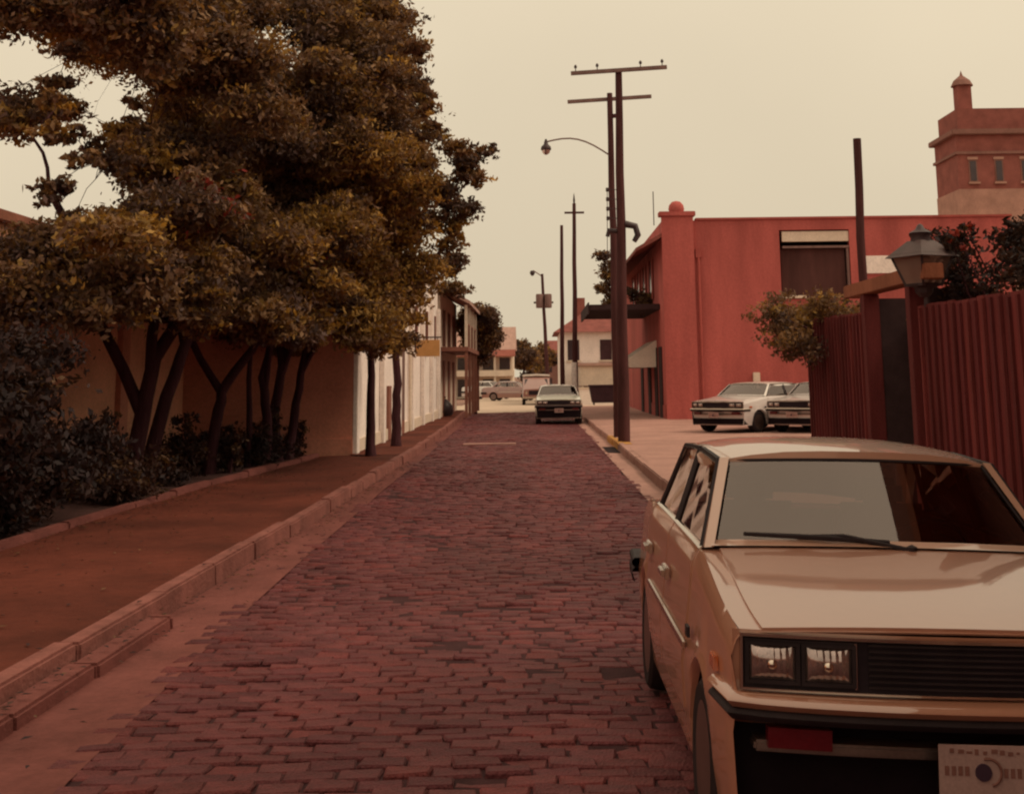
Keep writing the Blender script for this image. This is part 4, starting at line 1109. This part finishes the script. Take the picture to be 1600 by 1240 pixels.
# the crowns of the garden trees fill one overhanging canopy; each clump goes to the nearest tree
CANOPY = [(-60,-60),(600,-60),(628,60),(632,120),(625,170),(640,215),(645,235),(660,243),(676,262),(676,285),(655,310),(664,350),(655,390),(655,425),(642,460),(630,490),(622,522),(600,545),(560,535),(500,545),(420,545),(380,525),(300,530),(230,510),(160,490),(110,510),(60,520),(-60,540)]
GAPS = [[(-60,50),(95,60),(115,95),(108,128),(-60,120)], [(135,125),(205,135),(222,195),(185,215),(140,185)], [(-60,255),(175,255),(215,318),(120,322),(-60,345)]]
TREES = [  # base px, base Y, trunk points as (px, py, Y), radius, label, forks
    ((205,712),20.2,[(222,650,20.2),(240,560,20.3),(292,480,20.6),(330,400,20.8)],.17,'thick leaning garden tree nearest the camera, beside the big dark shrub',[(.45,(-5.95,20.4,4.55)),(.3,(-7.58,19.8,4.65))]),
    ((228,716),21.2,[(250,650,21.2),(282,560,21.3),(305,500,21.4),(350,420,21.6)],.15,'leaning garden tree just right of the thickest trunk',[(.6,(-6.71,21.8,4.95))]),
    ((326,706),22.6,[(340,640,22.6),(352,600,22.6),(395,545,22.7),(430,470,22.9)],.13,'forked garden tree with a low Y shaped split',[(.42,(-6.93,22.4,4.35))]),
    ((388,700),24.0,[(389,640,24.0),(391,570,24.0),(398,480,24.2)],.075,'slim straight garden tree right of the forked one',[]),
    ((418,700),25.0,[(424,650,25.0),(416,590,25.0),(440,500,25.2)],.13,'crooked garden tree in the middle of the row',[(.5,(-4.56,25.6,4.95))]),
    ((463,702),26.0,[(458,640,26.0),(470,570,26.0),(462,480,26.2)],.14,'upright garden tree second from the far end of the garden',[(.5,(-3.80,26.4,5.15))]),
    ((492,690),26.8,[(505,630,26.8),(517,560,26.8),(535,480,27.0)],.12,'slender leaning garden tree against the rose wall',[(.5,(-3.09,27.0,4.75))]),
    ((580,706),27.4,[(580,640,27.4),(579,560,27.4),(585,470,27.5)],.125,'straight dark trunk on the footpath nearest the white corner pier',[(.7,(-2.4,27.0,4.6))]),
    ((619,691),31.2,[(619,650,31.2),(621,600,31.2),(618,540,31.2),(612,450,31.0)],.145,'straight dark trunk on the footpath beside the white wall, farther one',[(.8,(-1.9,30.0,5.0))]),
]
tr = []
for (bx, by), Y, pth, r0, lb, fk in TREES:
    b0 = W(bx, by, Y); b0.z = .13; b0.x = min(b0.x, ev(EDGE, min(b0.y, 27.3))-.5) if Y < 27.3 else b0.x
    dx_ = b0.x-W(bx, by, Y).x
    tr.append(dict(base=b0, path=[W(*p)+Vector((dx_, 0, 0)) for p in pth], r=r0*.86, label=lb, fork=fk, clumps=[]))
tries = 0; ncl = 0
crng = random.Random(21)
while ncl < 400 and tries < 20000:
    tries += 1
    px, py = crng.uniform(-60, 740), crng.uniform(-60, 550)
    if not inside(CANOPY, px, py): continue
    if any(inside(gp, px+ox, py+oy) for gp in GAPS for ox, oy in ((0, 0), (46, 0), (-46, 0), (0, 40), (0, -40))): continue
    if py < 150 and px > 380 and crng.random() < .35: continue
    ymin = max(15.5, 15.5+(px-200)/55); ymax = min(28.0, 22.5+(px+60)/70)
    if ymax <= ymin: ymax = ymin+2
    Y = crng.uniform(ymin, ymax)
    c = W(px, py, Y)
    if c.z < 2.3 or c.x < -10.5 or (c.x > -2.0 and c.z < 3.0): continue
    if c.x < -7.0 and c.z < 4.9: continue
    rr_ = crng.uniform(.28, .60)*(Y/20)**.5
    edge = not all(inside(CANOPY, px+ox, py+oy) for ox, oy in ((30, 0), (0, 30), (30, 25)))
    if edge: rr_ *= .72
    mi = crng.choices([0, 1, 2, 4], [.34, .34, .08, .24])[0]
    if px > 470 and 220 < py < 520 and crng.random() < .55: mi = 2
    if (abs(px-320) < 45 and abs(py-310) < 40) or (abs(px-450) < 30 and abs(py-440) < 25): mi = 3
    t_ = min(tr, key=lambda t: (t['path'][-1]-c).length)
    t_['clumps'].append((c, (rr_*crng.uniform(.8, 1.35), rr_*crng.uniform(.8, 1.2), rr_*crng.uniform(.5, .85)), mi)); ncl += 1
# small outlying sprays along the canopy's edge
for px, py, Y in ((728,262,24),(722,250,24),(734,278,24),(714,232,23),(728,328,25),(718,345,25),(708,360,25),(706,405,27),(700,420,27),(702,318,25),(690,300,24),(700,380,26),(690,340,25),(660,150,21),(672,200,22),(665,170,21),(668,215,22),(655,130,21),(762,236,24),(690,212,23),(705,452,28),(650,500,29),(640,530,29),(600,535,29),(622,528,29),(655,95,21),(645,75,20),
                  (120,205,16),(95,215,16),(150,230,17),(185,205,17),(80,300,16),(100,288,16),(215,250,18),(70,320,16),(135,250,16),(175,250,17),(200,190,18),(215,160,18),(75,200,15),(90,130,16),(110,80,16),(85,160,15.5),(115,340,17),(160,335,18),(205,330,18),(240,350,19)):
    c = W(px, py, Y); rr_ = crng.uniform(.13, .24)*Y/22
    t_ = min(tr, key=lambda t: (t['path'][-1]-c).length)
    t_['clumps'].append((c, (rr_*1.3, rr_, rr_*.8), crng.choice([0, 1, 2, 4])))
for t in tr:
    tree(t['label'], t['base'], t['path'], t['r'], t['clumps'], 'tree', 'trees along the garden and footpath on the left', per=5600, size=.095, fork=t['fork'])

def bush(name, label, cat, base, clumps, per=1000, size=.08, group=None, stems=True, mats=None):
    root = thing(name, label, cat, base, 0, group); bs = Vector(base)
    mb = MB()
    for c, r, mi in clumps:
        branch(mb, (rng.uniform(-.1, .1), rng.uniform(-.1, .1), -.05), Vector(c)-bs, .022, .006, .2, 4)
    mb.build('stem', m_bark, root)
    leaves('foliage', [(Vector(c)-bs, r, mi) for c, r, mi in clumps], root, per, size, mats)
    return root
# big dark shrub at the left edge
c0 = W(95, 640, 13.6)
cl = []
for k in range(26):
    px, py = crng.uniform(-40, 165), crng.uniform(545, 770); Y = crng.uniform(12.6, 15.6)
    if py < 600 and px > 130: continue
    c = W(px, py, Y)
    if c.x > -5.35: c.x = -5.4-crng.uniform(0, .3)
    c.z = max(c.z, .35); cl.append((c, (crng.uniform(.36, .5),)*2+(crng.uniform(.3, .42),), crng.choice([0, 4, 4])))
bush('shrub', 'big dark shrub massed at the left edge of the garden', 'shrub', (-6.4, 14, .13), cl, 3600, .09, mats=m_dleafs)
# low ground cover
cl = []
for k in range(150):
    y = crng.uniform(4, 27.2); x = crng.uniform(ev(EDGE, y)-2.1, ev(EDGE, y)-.28)
    h = crng.uniform(.20, .36); cl.append(((x, y, .13+h*.8), (crng.uniform(.25, .4), crng.uniform(.25, .4), h), crng.choice([0, 4, 4, 1])))
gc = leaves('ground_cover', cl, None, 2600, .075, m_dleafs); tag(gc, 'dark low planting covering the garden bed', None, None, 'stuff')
# taller plants in the bed
for px, py, Y, h, lb in ((296,690,21.5,.45,'small bushy plant between the leaning trunk and the forked tree'), (372,690,22.6,.30,'low plant at the foot of the forked tree'),
                         (405,680,24.2,.32,'small plant near the slim straight tree'), (440,675,25.3,.42,'leafy plant between the crooked and the upright tree'),
                         (178,655,19.2,.45,'dark plant at the right edge of the big shrub'), (512,690,27.4,.25,'low plant in front of the rose wall')):
    b0 = W(px, py, Y); b0.z = .15; b0.x = min(b0.x, ev(EDGE, Y)-.45)
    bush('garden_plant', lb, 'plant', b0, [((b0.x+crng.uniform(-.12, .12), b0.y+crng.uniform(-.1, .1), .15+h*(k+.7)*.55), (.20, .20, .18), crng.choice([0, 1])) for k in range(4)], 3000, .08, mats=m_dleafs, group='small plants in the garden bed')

# round street tree by the balcony house
c = W(752, 516, 63.5)
cl = [((c.x+crng.gauss(0, .33), c.y+crng.gauss(0, .6), c.z+crng.gauss(0, .55)), (.55, .6, .55), crng.choice([0, 1, 4])) for _ in range(15)]
cl += [((W(738, 482, 63).x, 63, W(738, 482, 63).z), (.4, .4, .25), 0), ((W(760, 482, 63.5).x, 63.5, W(760, 486, 63.5).z), (.35, .35, .25), 1)]
tree('round dark street tree in front of the far balcony house', (c.x-.35, c.y, .05), [(c.x-.3, c.y, 1.8), (c.x-.1, c.y, c.z-.3)], .12, cl, 'tree', None, 2600, .15)
# plants on the red building's balcony, seen beside the pole
for px, lb in ((950, 'dark bushy balcony plant trailing left of the tall pole'), (1000, 'small balcony plant right of the tall pole')):
    n = 7 if px == 950 else 3
    cl = []
    for k in range(n):
        py = 476-k*13 if px == 950 else 474-k*8
        c = W(px+crng.uniform(-10, 14), py, 52.5); cl.append((c, (.34, .4, .28), crng.choice([0, 4, 1])))
    bush('balcony_plant', lb, 'plant', (cl[0][0][0], 52.5, 4.38), cl, 2600, .12, 'plants on the red balcony')
# far trees
for px, py, Y, w_, h_, lb in ((818,560,140,1.6,2.0,'dark bushy tree filling the end of the street'), (836,570,150,1.3,1.6,'smaller tree right of the bushy tree at the street end'), (848,556,158,1.5,1.6,'far tree behind the leaning transformer pole')):
    c = W(px, py, Y)
    cl = [((c.x+crng.gauss(0, w_*.4), c.y+crng.gauss(0, .6), c.z+crng.gauss(0, h_*.42)), (.8, .8, .7), crng.choice([0, 1, 4])) for _ in range(11)]
    tree(lb, (c.x, c.y, -.05), [(c.x+.05, c.y, 1.2), (c.x, c.y, c.z-.2)], .16, cl, 'tree', 'trees at the far end of the street', 700, .3)
# vine over the end of the fence
cl = []
for k in range(26):
    px, py = crng.uniform(1200, 1335), crng.uniform(468, 550)
    if px > 1270 and py > 500: continue
    if px < 1215 and (py < 490 or py > 535): continue
    c = W(px, py, crng.uniform(17.6, 19.4)); cl.append((c, (.24, .26, .20), crng.choice([0, 1, 1, 4])))
bush('vine', 'bushy vine spilling over the far end of the brown board fence', 'vine', (4.35, 18.3, 2.0), cl, 5200, .06)
# shrubs behind the near fence
cl = []
for k in range(34):
    px, py = crng.uniform(1408, 1690), crng.uniform(365, 470)
    if py < 470-(px-1395)*1.1: continue
    Y = crng.uniform(11.4, 13.4); c = W(px, py, Y)
    if c.x < 4.35: c = W(px, py, c.y*4.4/max(c.x, .1))
    cl.append((c, (.26, .26, .22), crng.choice([0, 4, 4, 1])))
for px, py in ((1500, 372), (1512, 362), (1490, 384)): cl.append((W(px, py, 13.0), (.10, .10, .08), 3))
bush('shrub', 'dark shrub with a few red flowers crowding the fence behind the lantern', 'shrub', (5.0, 12.4, .11), cl, 4800, .065, mats=m_dleafs)
cl = []
for k in range(40):
    cl.append(((crng.uniform(5.9, 7.8), crng.uniform(8.6, 11.6), crng.uniform(3.2, 6.2)), (.5, .5, .4), crng.choice([0, 4, 1])))
tree('tree behind the near board fence at the right edge', (6.2, 10.4, .11), [(6.25, 10.3, 1.5), (6.3, 10.4, 3.2)], .14, cl, 'tree', None, 2600, .10)
cl = [((4.75+crng.uniform(-.2, .5), y_, 2.35+crng.uniform(-.1, .18)), (.22, .26, .16), crng.choice([0, 1])) for y_ in np.arange(14.2, 18, .35)]
bush('vine', 'low creeper along the top of the fence by the gate lintel', 'vine', (4.8, 16, .11), cl, 4000, .055)

# fallen leaves along the bed, the kerb and in the gutter
n = 1500
yy = npr.uniform(4, 27, n); wh = npr.random(n)
xx = np.where(wh < .45, np.array([ev(EDGE, a) for a in yy])+.05+np.abs(npr.normal(0, .28, n)), np.where(wh < .7, np.array([ev(LK, a) for a in yy])+.06+np.abs(npr.normal(0, .12, n)), npr.uniform(-5, -2.2, n)))
zz = np.where(xx < np.array([ev(LK, a) for a in yy])-.16, .128, .022)
zz = np.where((xx > np.array([ev(LK, a) for a in yy])-.17) & (xx < np.array([ev(LK, a) for a in yy])+.02), .150, zz)
zz = np.where((yy < 9.8) & (xx > np.array([ev(LK, a) for a in yy])-.02) & (xx < np.array([ev(LK, a) for a in yy])+.22), .085, zz)
a = npr.uniform(0, 6.28, n); L_ = npr.uniform(.03, .075, n)
ca, sa = np.cos(a)*L_/2, np.sin(a)*L_/2
P4 = np.stack([np.stack([xx-ca, yy-sa, zz], 1), np.stack([xx+sa*.45, yy-ca*.45, zz+.006], 1), np.stack([xx+ca, yy+sa, zz+.004], 1), np.stack([xx-sa*.45, yy+ca*.45, zz+.008], 1)], 1).reshape(-1, 3)
lit = npmesh('leaf_litter', P4, np.arange(4*n).reshape(n, 4), m_dleafs, npr.choice([0, 1, 2, 4], n), np.repeat(npr.uniform(.8, 1.7, (n, 1)), 3, 1))
tag(lit, 'fallen leaves scattered over the left footpath and gutter', None, None, 'stuff')
